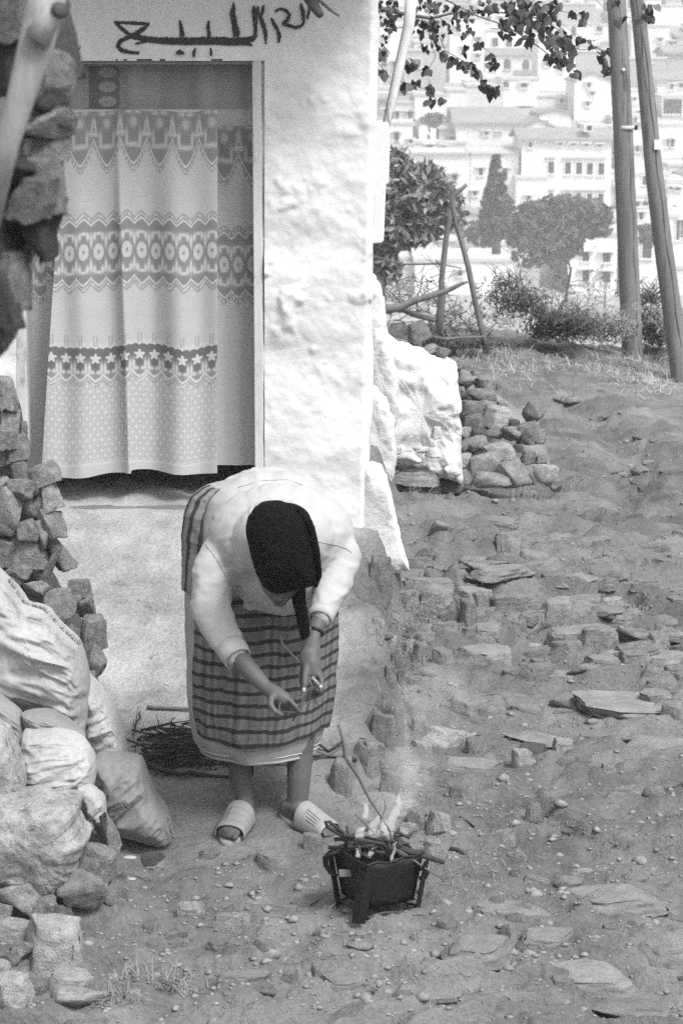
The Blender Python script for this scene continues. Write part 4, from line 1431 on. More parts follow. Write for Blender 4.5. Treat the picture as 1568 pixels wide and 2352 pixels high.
# the dry stone wall on the left
wall = thing('dry_stone_wall', 'rough dry stone wall along the left of the doorway yard', 'stone wall', at(60, 1900, 7.6))
M_core = gm('gap_shade', .06, var=.3, s1=5, s2=30)  # dark backing added so gaps between the stones read as shade
lump('backing_core', [(-300, 900), (-20, 930), (20, 1010), (70, 1120), (90, 1180), (100, 1330), (140, 1400), (200, 1470), (205, 1600), (160, 1760), (120, 2000), (100, 2340), (120, 2500), (-300, 2500)], 8.25, .3, M_core, wall, 3, tilt=-.35)
def YW(y): return float(np.interp(y, [850, 1200, 1600, 1800, 2050, 2352], [8.15, 8.1, 7.8, 7.25, 6.9, 6.3]))
for (x, y, w_, h_, *r) in [(50, 230, 150, 260), (20, 400, 160, 160), (85, 470, 150, 190), (50, 620, 190, 170), (150, 720, 190, 230), (20, 760, 120, 190), (60, 890, 190, 160), (170, 910, 150, 190), (40, 1060, 170, 200), (60, 1260, 240, 430), (200, 1070, 260, 190), (240, 1260, 220, 320), (340, 1210, 130, 190),
                          (385, 950, 250, 190, 15), (430, 1130, 190, 210), (460, 1360, 240, 240), (240, 1440, 160, 190), (360, 1480, 150, 280), (250, 1620, 340, 300), (80, 1620, 220, 230), (160, 1790, 240, 200), (320, 1940, 190, 150), (510, 1610, 150, 340, 30), (455, 1700, 60, 260, -25),
                          (690, 1930, 180, 140), (560, 2050, 270, 250, 20), (745, 2090, 180, 230), (820, 2310, 200, 280), (640, 2300, 200, 150), (820, 2560, 190, 300), (90, 780, 160, 100), (210, 590, 60, 200), (120, 330, 60, 120), (400, 1760, 120, 140), (30, 2000, 260, 240), (200, 2150, 300, 200), (430, 2200, 260, 200), (760, 2760, 200, 300)]:
    X_, Yp = x * .2646, 841.8 + y * .2646
    stone(wall, X_, Yp, w_ * .2646 * 1.22, h_ * .2646 * 1.2, YW(Yp) + RG.uniform(-.05, .05), RG.choice([M_rock, M_rock, M_rock, M_rockp]) if not r else M_rock, .9, (r[0] if r else 0), sub=4)
for (x, y, w_, h_, m, *r) in [(370, 410, 190, 190, M_rock), (440, 300, 150, 160, M_rock), (480, 160, 80, 190, M_rock, 18), (90, 480, 200, 190, M_rock), (60, 600, 200, 90, M_rockp), (250, 690, 270, 270, M_rockp), (110, 700, 120, 120, M_rock), (50, 740, 90, 100, M_rock), (90, 810, 120, 80, M_rock), (165, 870, 110, 100, M_rock),
                              (320, 850, 200, 150, M_rockp), (330, 910, 300, 150, M_rockp, 12), (60, 920, 230, 230, M_rockp), (10, 800, 90, 140, M_rockp), (230, 1000, 160, 90, M_rock), (20, 400, 140, 90, M_rock), (200, 500, 120, 100, M_rock), (-20, 560, 160, 200, M_rock), (270, 540, 120, 120, M_rock), (420, 900, 120, 120, M_rock)]:
    X_, Yp = x * .5135, 1830 + y * .5135
    stone(wall, X_, Yp, w_ * .5135 * 1.18, h_ * .5135 * 1.15, YW(Yp) - .02, m, .9, (r[0] if r else 0), sub=4)
# the large boulder under the sacks
o = lump('boulder', [(-90, 1850), (-40, 1830), (20, 1825), (90, 1820), (150, 1824), (184, 1838), (190, 1880), (205, 1915), (186, 1960), (170, 2000), (140, 2030), (95, 2046), (30, 2030), (-90, 2010)], 6.98, .16, gm('boulder_rock', .32, var=.5, s1=14, s2=70, bump=1, bd=.02, dark=.8), None, 5, .8, .05, 160, 90)
tag(o, 'large mottled boulder in front of the sacks at the left edge', 'boulder')
o = lump('boulder', [(-60, 1640), (0, 1660), (30, 1700), (52, 1770), (58, 1812), (40, 1835), (-60, 1840)], 7.12, .12, gm('boulder_rock', .32), None, 8, .8, .04, 90, 50)
tag(o, 'dark weathered boulder behind the patched sack at the left edge', 'boulder')

# the stone pillar nearest the camera, upper left
YP = 3.35
pil = thing('stone_pile', 'rough pile of stones nearest the camera at the upper left edge', 'stone pile', at(-60, 860, YP))
lump('backing_core', [(-200, -120), (110, -120), (140, 60), (140, 200), (130, 370), (120, 470), (92, 560), (45, 650), (15, 740), (-200, 820)], YP + .18, .12, M_core, pil, 6)
for (x, y, w_, h_, m) in [(110, 90, 110, 150, M_rockd), (118, 190, 90, 130, M_rock), (60, 170, 120, 140, M_rockd), (90, 275, 130, 60, M_rockp), (95, 240, 130, 60, M_rockd), (112, 330, 80, 60, M_rockp), (60, 335, 110, 46, M_rockw), (30, 395, 110, 60, M_rockd), (20, 500, 110, 120, M_rockd), (100, 420, 90, 110, M_rock),
                          (100, 510, 86, 130, M_rockd), (75, 455, 90, 90, M_rock), (110, 560, 40, 70, M_rockd), (10, 590, 60, 120, M_rockd), (5, 690, 70, 110, M_rockd), (25, 640, 80, 110, M_rock), (0, 770, 60, 90, M_rock), (20, 20, 140, 120, M_rock), (60, 70, 100, 100, M_rockd), (0, 300, 90, 140, M_rock)]:
    stone(pil, x, y, w_ * 1.3, h_ * 1.3, YP + RG.uniform(-.03, .03), m, .9, sub=4)
M_drift = gm('driftwood', .36, var=.2, s1=4, s2=50, bump=.7, bd=.004, stretch=(1, 1, .12), dark=.5)
t = thing('driftwood_post', 'pale bare tree limb leaning across the stone pile', 'tree limb', at(-30, 520, YP - .15))
MB().tube([at(118, -60, YP - .17), at(102, 30, YP - .17), at(76, 130, YP - .18), at(50, 220, YP - .19), at(16, 330, YP - .18), at(-30, 520, YP - .15)], [40 * px(YP), 40 * px(YP), 36 * px(YP), 30 * px(YP), 27 * px(YP), 28 * px(YP)], 24).build('limb', M_drift, t)
MB().tube([at(85, 90, YP - .2), at(110, 55, YP - .2), at(138, 22, YP - .22)], [30 * px(YP), 24 * px(YP), 18 * px(YP)], 16).build('side_stub', M_drift, t)
MB().tube([at(137, 23, YP - .222), at(140, 19, YP - .226)], [19 * px(YP), 15 * px(YP)], 16).build('cut_end', M_dwood, t)
for (p, q, r) in [(at(60, 60, 8.8), at(185, 108, 8.75), .016), (at(70, 85, 8.85), at(183, 150, 8.8), .011)]:
    o = beam(p, q, r, M_wood, 'broken_stick')
    tag(o, 'grey split stick end poking out by the doorway, ' + ('upper and thicker of two' if r > .012 else 'lower and thinner of two'), 'stick')

# whitewashed masonry behind the corner, its rubble and the buttress
z4 = lambda x, y: (805.2 + x * .4864, 658.8 + y * .4864)
mas = thing('whitewashed_bank', 'low whitewashed masonry bank behind the house corner', 'masonry bank', at(*z4(300, 900), 12.0))
M_limer = gm('whitewash_rough', .68, var=.16, s1=3, s2=25, bump=.9, bd=.02, dark=.3)
lump('limed_face', [z4(*p) for p in [(60, 170), (172, 222), (300, 268), (400, 318), (494, 352), (500, 450), (512, 560), (516, 640), (512, 745), (522, 900), (440, 885), (300, 850), (150, 830), (40, 800), (40, 500)]], 12.2, .25, M_limer, mas, 12, .55, .07, 200, 80, fill=.45)
lump('limed_face', [z4(*p) for p in [(0, -120), (110, -60), (140, 0), (162, 90), (176, 222), (215, 400), (225, 600), (130, 820), (-40, 820), (-60, 300)]], 12.0, .16, M_limer, mas, 13, .6, .04, 120, 60, fill=.45)
lump('limed_face', [z4(*p) for p in [(60, 830), (100, 832), (150, 850), (180, 925), (200, 1010), (218, 1090), (238, 1190), (255, 1260), (270, 1325), (180, 1345), (60, 1340), (20, 1100)]], 9.98, .1, gm('whitewash_rough', .84), house, 14, .6, .02, 120, 50, fill=.35)['label'] = 'sloping whitewashed buttress at the foot of the corner'
for (x, y, w_, h_, m) in [(300, 905, 260, 70, M_rock), (270, 815, 150, 75, M_rockw), (145, 822, 120, 56, M_rockp), (150, 762, 100, 46, M_rockw), (390, 780, 90, 60, M_rockw), (480, 870, 90, 90, M_rockw), (215, 200, 110, 76, M_rock), (325, 215, 120, 100, M_rock), (375, 292, 100, 42, M_rockp), (430, 312, 86, 56, M_rock), (405, 690, 60, 60, M_rockw), (220, 770, 70, 40, M_rockw), (330, 770, 80, 40, M_rockw)]:
    stone(mas, *z4(x, y), w_ * .4864, h_ * .4864, 11.86 if y > 400 else 12.2, m, .9, k=None)
lump('limed_face', [z4(*p) for p in [(40, 480), (150, 500), (200, 620), (215, 760), (200, 900), (120, 930), (40, 900)]], 11.5, .1, M_limer, mas, 19, .6, .04, 90, 50, fill=.45)
heap = thing('rubble_heap', 'tumbled heap of broken stones beside the whitewashed bank', 'rubble heap', at(*z4(720, 900), 12.2))
lump('backing_core', [z4(*p) for p in [(500, 370), (590, 420), (680, 520), (790, 580), (890, 620), (900, 700), (930, 800), (960, 900), (860, 960), (700, 950), (560, 960), (400, 940), (380, 800), (480, 600)]], 13.3, .3, gm('heap_earth', .22, var=.3, s1=6, s2=40), heap, 15, tilt=-.3)
for (x, y, w_, h_, *m) in [(540, 440, 100, 60), (632, 455, 70, 70, M_rockp), (590, 430, 60, 60), (620, 512, 120, 60), (570, 575, 120, 70), (700, 622, 150, 95, M_rockp), (650, 565, 80, 50), (580, 640, 110, 70), (775, 650, 50, 40, M_rockd), (530, 692, 80, 56, M_rockp), (580, 745, 120, 70), (705, 790, 160, 95, M_rockp), (680, 690, 110, 60),
                           (760, 695, 100, 70), (835, 690, 110, 90), (885, 705, 70, 60), (640, 850, 180, 120), (770, 880, 170, 120), (840, 805, 80, 56), (900, 808, 50, 46, M_rockp), (920, 890, 120, 95, M_rockp), (968, 950, 56, 44), (530, 822, 70, 60, M_rockp), (790, 765, 44, 34, M_rockd), (665, 915, 160, 70), (860, 600, 90, 110), (720, 562, 60, 46, M_rockp),
                           (510, 500, 60, 50), (600, 690, 60, 40, M_rockd), (640, 760, 50, 50), (520, 900, 110, 60), (470, 940, 120, 50), (390, 960, 90, 50), (300, 960, 110, 50), (210, 960, 90, 50), (520, 760, 60, 50), (560, 380, 70, 40), (700, 470, 30, 30), (480, 360, 90, 40)]:
    stone(heap, *z4(x, y), w_ * .56, h_ * .56, float(np.interp(y, [380, 960], [13.3, 12.1])), m[0] if m else M_rock, 1)

# stones bedded in the path and along the edge of the terrace
path = thing('stony_path', None, None, at(1200, 1500, 9.5)); tag(path, kind='structure')
terr = thing('terrace_edge', None, None, at(900, 1500, 9)); tag(terr, kind='structure')
z7 = lambda x, y: (805.2 + x * .4865, 1207.8 + y * .4865)
for (x, y, w_, h_, *m) in [(135, 240, 110, 120), (300, 205, 170, 60), (385, 285, 110, 110), (320, 310, 80, 90), (480, 280, 130, 140), (260, 395, 130, 90), (390, 365, 110, 70), (470, 425, 150, 100), (560, 455, 100, 130), (620, 375, 120, 110), (645, 512, 160, 66, M_rockp), (350, 170, 100, 56), (240, 330, 70, 56), (160, 300, 60, 90), (790, 515, 76, 44),
                           (440, 535, 130, 66), (270, 580, 66, 56, M_rockp), (330, 620, 90, 90), (450, 650, 130, 90), (200, 560, 60, 70, M_rockp), (215, 650, 66, 90), (185, 750, 66, 80), (240, 730, 46, 90), (330, 960, 86, 76), (200, 1010, 100, 140), (450, 990, 220, 110, M_rockp), (590, 1050, 110, 76), (330, 1060, 100, 56, M_rockp), (100, 1115, 150, 120),
                           (230, 940, 80, 66, M_rockp), (640, 1110, 90, 56, M_rockp), (820, 1130, 120, 90, M_rockp), (1000, 1090, 90, 66, M_rockp), (150, 860, 70, 90), (100, 980, 60, 90), (60, 1120, 100, 90), (130, 480, 60, 60, M_rockp), (210, 460, 60, 60, M_rockp), (300, 520, 80, 60), (380, 480, 60, 60), (260, 860, 70, 70), (300, 740, 80, 50)]:
    X_, Yp = z7(x, y)
    flat_stone(terr, X_, Yp, w_ * .52, h_ * .56, m[0] if m else M_rock)
for (x, y, w_, h_, *m) in [(580, 170, 190, 66), (740, 140, 130, 90), (640, 230, 220, 66), (700, 295, 320, 56), (860, 200, 210, 120), (1000, 150, 270, 66), (1085, 245, 170, 76, M_rockp), (1170, 160, 120, 76), (1280, 170, 120, 50), (1190, 275, 150, 96), (1260, 230, 150, 116), (1420, 190, 190, 66), (1400, 260, 100, 86), (1290, 320, 110, 56), (1440, 350, 280, 70),
                           (1500, 310, 170, 40), (1050, 330, 250, 90), (960, 320, 130, 80), (1200, 370, 150, 50), (1080, 400, 200, 60), (980, 460, 190, 90), (1230, 450, 140, 66, M_rockp), (1350, 470, 240, 50), (1330, 410, 130, 50), (1420, 520, 220, 66), (1500, 480, 180, 50), (1080, 590, 320, 80), (1010, 640, 170, 80), (850, 590, 190, 66, M_rockp), (620, 640, 280, 110),
                           (1330, 610, 170, 66), (1450, 640, 100, 66), (1480, 570, 130, 90), (870, 660, 170, 46), (1030, 745, 260, 66), (870, 775, 100, 36, M_rockp), (1330, 745, 130, 56), (1410, 765, 110, 76), (1530, 720, 100, 46), (1440, 850, 130, 46), (1520, 960, 130, 90), (1300, 900, 130, 36), (940, 560, 60, 56), (1035, 535, 46, 30, M_rockp), (1560, 640, 110, 70), (1550, 400, 120, 60), (1540, 230, 120, 60),
                           (560, 1130, 350, 90), (700, 60, 200, 50), (880, 70, 180, 50), (420, 110, 120, 60), (540, 120, 110, 40), (1100, 1150, 90, 40), (1200, 1030, 240, 40), (1000, 880, 120, 40), (760, 720, 90, 40)]:
    X_, Yp = z7(x, y)
    flat_stone(path, X_, Yp, w_ * .4865, h_ * .4865 * 1.0, m[0] if m else M_pathst, rot=RG.uniform(-3, 9) if x > 1000 else 0)
z8 = lambda x, y: (x * .5135, 1830 + y * .5135)
for (x, y, w_, h_, *m) in [(855, 565, 120, 76, M_rockp), (810, 590, 66, 44), (1045, 590, 180, 96, M_rockp), (1060, 700, 130, 50), (1190, 745, 110, 66), (690, 325, 90, 46, M_rockp), (1370, 460, 150, 60), (1440, 850, 110, 66), (1290, 880, 90, 56), (600, 985, 100, 56, M_rockp), (1240, 300, 190, 90), (1400, 230, 90, 90), (1150, 280, 130, 50), (940, 260, 130, 40), (760, 640, 90, 40), (680, 680, 70, 36), (1500, 560, 80, 40), (1420, 640, 50, 50)]:
    flat_stone(path, *z8(x, y), w_ * .5135, h_ * .5135, m[0] if m else M_pathst)
z5 = lambda x, y: (658.8 + x * .3735, 1610.4 + y * .3735)
for (x, y, w_, h_, *m) in [(795, 775, 150, 170), (930, 815, 150, 130, M_rockp), (900, 930, 160, 110, M_rockp), (740, 880, 130, 100, M_rockp), (630, 600, 130, 150), (590, 250, 160, 170), (500, 440, 130, 120), (690, 270, 60, 120), (330, 520, 150, 240), (1040, 620, 90, 80), (870, 490, 120, 90, M_rockp), (1440, 400, 140, 140, M_rockp), (450, 1490, 100, 60, M_rockp), (780, 1520, 60, 60, M_rockp),
                           (1290, 1280, 100, 100), (1240, 1380, 110, 60, M_rockp), (1340, 1500, 80, 90), (1400, 1080, 80, 60), (1100, 930, 60, 40), (1330, 870, 160, 90, M_rockp), (1500, 760, 130, 130), (1000, 1420, 160, 70), (900, 1200, 130, 50), (1120, 1520, 120, 60)]:
    flat_stone(path, *z5(x, y), w_ * .3735, h_ * .3735, m[0] if m else M_pathst)
# wide ledges at the right
for (x, y, w_, h_) in [(1530, 1720, 200, 50), (1240, 1700, 160, 40), (1440, 1640, 240, 40), (1180, 2100, 200, 50), (1400, 2080, 260, 60), (1520, 2200, 200, 70), (1100, 2230, 180, 50), (1350, 2250, 240, 60), (1250, 2180, 140, 46), (1000, 2300, 150, 40), (800, 2290, 130, 34), (560, 2280, 130, 34), (1450, 2320, 200, 50)]:
    flat_stone(path, x, y, w_, h_, M_pathst, sub=4)
rock_ = stone(None, *z7(850, 1075), 92, 44, gpix(*z7(850, 1095)), M_rockd, .9, sub=4, name='dark_stone', sink=.0)
tag(rock_, 'blackened lump of stone lying on the path', 'stone')

for k in range(46):
    x = RG.uniform(880, 1600); y = RG.uniform(1760, 2340)
    if k % 5 == 0: x = RG.uniform(260, 850); y = RG.uniform(2040, 2340)
    wd_ = RG.uniform(22, 66)
    flat_stone(path, x, y, wd_, wd_ * RG.uniform(.3, .55), RG.choice([M_pathst, M_pathst, M_rock, M_rockp]), rot=RG.uniform(-10, 10))
for k in range(62):
    x = RG.uniform(930, 1600); y = RG.uniform(1275, 1650) - (x - 930) * .03
    wd_ = RG.uniform(45, 130)
    flat_stone(path, x, y, wd_, wd_ * RG.uniform(.28, .5), RG.choice([M_pathst, M_pathst, M_pathst, M_rock]), rot=RG.uniform(-4, 8))
# loose stones: larger ones are parts of the path, the small grit is one mass
for k in range(50):
    x, y = RG.uniform(880, 1590), RG.uniform(1130, 2340)
    if RG.random() < .25: x, y = RG.uniform(250, 900), RG.uniform(2010, 2340)
    if RG.random() < .12: x, y = RG.uniform(1050, 1560), RG.uniform(900, 1200)
    Yk = gpix(x, y)
    sz = RG.uniform(12, 46) * (7.5 / Yk) ** .5
    flat_stone(path, x, y, sz * RG.uniform(1, 1.9), sz * RG.uniform(.45, .8), RG.choice([M_pathst, M_pathst, M_rock, M_rockp]), Y=Yk, sub=2)
mb = MB()
rg = np.random.default_rng(5)
n = 5500
xx = rg.uniform(-30, 1600, n); yy = 800 + 1580 * rg.uniform(0, 1, n) ** .8
ok = (yy > 1980) | (xx > 900) | (rg.uniform(0, 1, n) < .012)
ok &= (yy > 1180) | (xx > 1040)
xx, yy = xx[ok], yy[ok]
Yt_ = np.arange(5.5, 26, .02)
# ground distance by table over columns
colx = np.linspace(-60, 1640, 40); rowy = np.linspace(790, 2400, 120)
tab = np.zeros((len(rowy), len(colx)))
for i, ry in enumerate(rowy):
    for j, cx in enumerate(colx[::1]):
        pass
gYg = np.arange(5.6, 25, .04)
for j, cx in enumerate(colx):
    # height of each ground point in the frame, then invert
    X_ = (cx - 784) / F * gYg * 1.02
    g = ground(X_, gYg, False)
    d = np.stack([X_, gYg, g - CZ], -1)
    yf = 1176 - (d @ UP) / (d @ FW) * F
    yf = np.minimum.accumulate(yf)
    tab[:, j] = np.interp(rowy, yf[::-1], gYg[::-1])
def gfast(x, y):
    fx = np.clip((x - colx[0]) / (colx[1] - colx[0]), 0, len(colx) - 1.001); fy = np.clip((y - rowy[0]) / (rowy[1] - rowy[0]), 0, len(rowy) - 1.001)
    i, j = fy.astype(int), fx.astype(int); u, v = fx - j, fy - i
    return (tab[i, j] * (1 - u) + tab[i, j + 1] * u) * (1 - v) + (tab[i + 1, j] * (1 - u) + tab[i + 1, j + 1] * u) * v
Yg = gfast(xx, yy)
Xg = (xx - 784) / F * Yg * 1.02
Zg = ground(Xg, Yg)
bv_, bf_ = rock_shape(5, 1, 9, .12)
k = len(Xg)
sz = rg.gamma(1.3, .003, k) + .0022
ang = rg.uniform(0, 6.28, k)
sc = np.stack([sz * rg.uniform(.8, 1.6, k), sz * rg.uniform(.8, 1.3, k), sz * rg.uniform(.4, .8, k)], -1)
VV = bv_[None] * sc[:, None]
ca, sa = np.cos(ang)[:, None], np.sin(ang)[:, None]
VV = np.stack([VV[..., 0] * ca - VV[..., 1] * sa, VV[..., 0] * sa + VV[..., 1] * ca, VV[..., 2]], -1) + np.stack([Xg, Yg, Zg - sc[:, 2] * .05], -1)[:, None]
Fb = (np.array(bf_)[None] + (np.arange(k) * len(bv_))[:, None, None]).reshape(-1, 3)
o = obj('gravel', VV.reshape(-1, 3), Fb, gm('grit', .23, var=.5, s1=30, s2=90, bump=.3, bd=.003), None, False)
tag(o, kind='stuff')

# dry grass, straw and litter
def blades(name, areas, n, ln, wd, m, seed, lie=.5):
    rg = np.random.default_rng(seed)
    V, Fc = [], []
    A = np.array([a_[2] * a_[3] * (a_[4] if len(a_) > 4 else 1) for a_ in areas], float); A /= A.sum()
    for (bx, by, rx, ry, *_), f in zip(areas, A):
        c_ = int(n * f)
        x = bx + rg.normal(0, .5, c_) * rx; y = by + rg.normal(0, .5, c_) * ry
        Yg = gfast(x, y); Xg = (x - 784) / F * Yg * 1.02; Zg = ground(Xg, Yg)
        a_ = rg.uniform(0, 6.28, c_); el = rg.uniform(0, 1, c_) ** (1 + lie * 4) * 1.4
        L_ = ln * rg.uniform(.4, 1.3, c_)
        d = np.stack([np.cos(a_) * np.cos(el), np.sin(a_) * np.cos(el), np.sin(el)], -1) * L_[:, None]
        p = np.stack([Xg, Yg, Zg + .004], -1)
        s_ = np.stack([-np.sin(a_), np.cos(a_), 0 * a_], -1) * wd / 2
        mid = p + d * .55 + np.array([0, 0, .02]) * L_[:, None] * 3
        tip = p + d + np.array([0, 0, -.01]) * L_[:, None]
        b0 = len(V) * 0 + sum(len(v) for v in V)
        q = np.stack([p - s_, p + s_, mid + s_ * .8, mid - s_ * .8, tip], 1).reshape(-1, 3)
        V.append(q)
        for i in range(c_):
            j = b0 + i * 5
            Fc += [(j, j + 1, j + 2, j + 3), (j + 3, j + 2, j + 4)]
    o = obj(name, np.concatenate(V), Fc, m, None, False)
    return tag(o, kind='stuff')


M_straw = gm('straw', .38, var=.25, s1=6, bump=0)
blades('straw_litter', [(1500, 885, 80, 34), (1420, 850, 90, 26), (1540, 830, 60, 20), (1350, 840, 120, 26, .5), (1200, 840, 120, 24, .3), (1180, 870, 120, 40, .15), (1100, 830, 80, 30, .4)], 2600, .14, .006, M_straw, 3, 1.2)
blades('dry_grass', [(1185, 1125, 40, 20), (955, 1125, 60, 20), (960, 1160, 50, 20), (1040, 1130, 40, 14, .5), (970, 1440, 50, 30, .8), (950, 1500, 40, 40, .7), (930, 1560, 30, 40, .7), (1470, 1430, 50, 30, .3), (1400, 1320, 50, 20, .3), (330, 2290, 70, 30, .4), (260, 2290, 50, 24, .3), (240, 2340, 60, 16, .3), (410, 2310, 40, 20, .2), (1200, 1160, 60, 20, .4)], 1900, .06, .0028, gm('dry_grass_blade', .24, var=.3, s1=6, bump=0), 4, .35)

blades('litter', [(1250, 1000, 260, 160), (1300, 1200, 240, 120), (1250, 1500, 300, 200, .6), (1100, 1900, 400, 300, .5), (500, 2200, 350, 120, .4), (500, 1500, 200, 260, .15)], 1500, .05, .0028, gm('litter_straw', .2, var=.6, s1=3, bump=0), 14, 1.)
blades('litter', [(1250, 950, 260, 120), (1300, 1150, 240, 120), (1350, 1500, 260, 160, .3)], 500, .08, .004, gm('dark_litter', .06, var=.5, s1=3, bump=0), 15, 1.)
for (l, r_, lb) in [([(1452, 1018), (1500, 1020), (1590, 1014)], .009, 'long grey stick lying across the path at the right edge'), ([(1400, 1090), (1450, 1086), (1520, 1090)], .006, 'thin pale stick lying in the rut of the path'), ([(1270, 925), (1295, 930), (1312, 922)], .01, 'short dark stick on the far path'), ([(1430, 1110), (1460, 1125), (1475, 1135)], .006, 'short stick slanting into the rut')]:
    P = [at(x, y, gpix(x, y)) for x, y in l]; P = [Vector((p.x, p.y, gz(p.x, p.y) + r_)) for p in P]
    tag(MB().tube(P, r_, 7).build('stick', M_twig), lb, 'stick')

# woven sacks
M_sack = gm('woven_sack', .38, var=.32, s1=4, s2=70, bump=.5, bd=.004, rough=.7, spec=.4)
M_sackg = gm('soiled_sack', .24, var=.2, s1=5, s2=70, bump=.5, bd=.004, rough=.8)
z6 = lambda x, y: (x * .3423, 1244.4 + y * .3423)
def sack(label, poly, Y, T, m, wr, seed, extra=None, name='sack', am=None):
    o = lump(name, [z6(*p) for p in poly], Y, T, m, None, seed, .8, .02, 240, 130, wr=wr, fill=.6)
    tag(o, label, 'sack')
    return o


SA = sack('big pale woven sack lying uppermost on the sack pile', [(-160, 150), (40, 250), (160, 410), (300, 450), (420, 580), (530, 680), (585, 850), (600, 1030), (575, 1265), (450, 1200), (300, 1130), (130, 1090), (-160, 1000)], 7.62, .17, M_sack, ((1, 0, -.35), 9, .034), 31)
sack('tall creased sack standing between the top sack and the firewood', [(560, 900), (620, 930), (690, 1020), (775, 1160), (832, 1330), (862, 1500), (866, 1590), (760, 1600), (650, 1480), (570, 1300)], 7.72, .12, M_sack, ((1, 0, .45), 12, .026), 32)
SC = sack('full grey sack resting on the ground, rightmost of the sacks', [(640, 1440), (760, 1420), (860, 1440), (945, 1460), (1000, 1590), (1060, 1730), (1135, 1840), (1160, 1990), (1060, 2010), (900, 1965), (770, 1930), (700, 1820), (640, 1640)], 7.55, .14, M_sackg, ((1, 0, .8), 9, .03), 33)
sack('torn patched sack bulging above the mottled boulder', [(150, 1290), (230, 1270), (340, 1262), (460, 1285), (570, 1345), (640, 1450), (640, 1620), (560, 1690), (350, 1680), (170, 1650), (130, 1500)], 7.3, .13, M_sack, ((1, 0, .2), 11, .026), 34)
sack('folded sack flap hanging at the left edge', [(-120, 960), (40, 1070), (130, 1130), (185, 1240), (250, 1390), (210, 1440), (110, 1370), (0, 1240), (-120, 1200)], 7.42, .07, M_sackg, ((1, 0, -.8), 12, .02), 35)
sack('crumpled empty sack folded under the top sack', [(150, 1150), (240, 1130), (340, 1140), (460, 1205), (570, 1290), (560, 1340), (460, 1290), (350, 1262), (250, 1320), (180, 1260)], 7.4, .07, M_sackg, ((1, 0, -.3), 14, .024), 36)
sack('small torn end of sack beside the mottled boulder', [(520, 1640), (620, 1640), (700, 1720), (715, 1840), (690, 1900), (620, 1850), (570, 1760)], 7.2, .06, M_sack, ((1, 0, .9), 12, .02), 37)
# frayed threads along the torn edges
mb = MB(); rg = random.Random(9)
for (e, Y, L_) in [([(60, 250), (170, 410), (300, 450), (430, 590), (540, 690)], 7.5, 34), ([(1130, 1850), (1165, 1990)], 7.45, 14), ([(700, 1840), (770, 2080)], 7.2, 26), ([(600, 1860), (630, 1960)], 7.1, 20)]:
    for k in range(170 if L_ > 30 else 30):
        i = rg.randrange(len(e) - 1); t_ = rg.random()
        x = e[i][0] + (e[i + 1][0] - e[i][0]) * t_; y = e[i][1] + (e[i + 1][1] - e[i][1]) * t_
        a_ = rg.uniform(-1.5, .3)
        p = at(*z6(x - 8, y + 8), Y); q = at(*z6(x + math.cos(a_) * L_ * rg.uniform(.2, 1.), y + math.sin(a_) * L_ * rg.uniform(.2, .8)), Y - rg.uniform(-.03, .05))
        mb.tube([p, p.lerp(q, .5) + Vector((rg.uniform(-.006, .006), 0, .004)), q], [.0011, .0009, .0005], 4)
mb.build('frayed_threads', M_sack, SA)['kind'] = 'stuff'
# things dropped by the sacks
o = MB().ell(at(298, 1970, 7.12), (.022, .013, .006)).build('flat_shard', gm('white_shard', .35, var=.05, bump=0)); tag(o, 'white oval shard on the ground by the sacks', 'shard')
o = MB().ell(at(303, 2019, 7.0), (.013, .009, .004)).build('flat_shard', gm('white_shard', .35)); tag(o, 'smaller pale chip lying nearer than the white shard', 'shard')
stone(None, 350, 1972, 60, 22, 7.15, M_rockd, 1.2, name='clod', sub=4)
tag(COL.objects[-1] if False else bpy.data.objects['clod'], 'dark crumbled clod of earth right of the white shard', 'clod')

# ------------------------------------------------------------ the woman bending over the brazier
def fuse(mb, voxel, smooth=3, f=.5):
    """one continuous surface from overlapping bodies"""
    o = obj('tmp', np.concatenate(mb.v), mb.f, None, None)
    r_ = o.modifiers.new('r', 'REMESH'); r_.mode = 'VOXEL'; r_.voxel_size = voxel
    s_ = o.modifiers.new('s', 'SMOOTH'); s_.iterations = smooth; s_.factor = f
    dg = bpy.context.evaluated_depsgraph_get()
    dg.update()
    me = o.evaluated_get(dg).to_mesh()
    n = len(me.vertices)
    V = np.empty(n * 3); me.vertices.foreach_get('co', V); V = V.reshape(-1, 3)
    N = np.empty(n * 3); me.vertices.foreach_get('normal', N); N = N.reshape(-1, 3)
    Fc = [tuple(p.vertices) for p in me.polygons]
    o.to_mesh_clear() if False else None
    bpy.data.objects.remove(o)
    return V, Fc, N


YL, YR = gpix(566, 1880), gpix(668, 1890)
wom = thing('person', 'woman in a black headscarf, pale jumper and striped apron bending over the brazier', 'person', at(610, 1900, (YL + YR) / 2))
M_skin = gm('skin', .10, var=.12, s1=6, s2=60, bump=.25, bd=.002, rough=.55)
M_jump = gm('pale_jumper', .42, var=.05, s1=4, s2=120, bump=.35, bd=.0015, rough=.95)
M_dress = gm('grey_dress', .32, var=.07, s1=4, s2=110, bump=.3, bd=.0015, rough=.95)
M_apron = gm('striped_apron', .14, var=.12, s1=5, s2=110, bump=.3, bd=.0015, attr=True, rough=.95)
M_scarf = gm('black_scarf', .004, var=.1, s1=5, s2=60, bump=.2, bd=.002, rough=.9, spec=.1)
M_sandal = gm('sandal_plastic', .28, var=.08, s1=6, rough=.5, bump=.1, bd=.001, attr=True)
M_strap = gm('watch_strap', .02, rough=.4, bump=0)


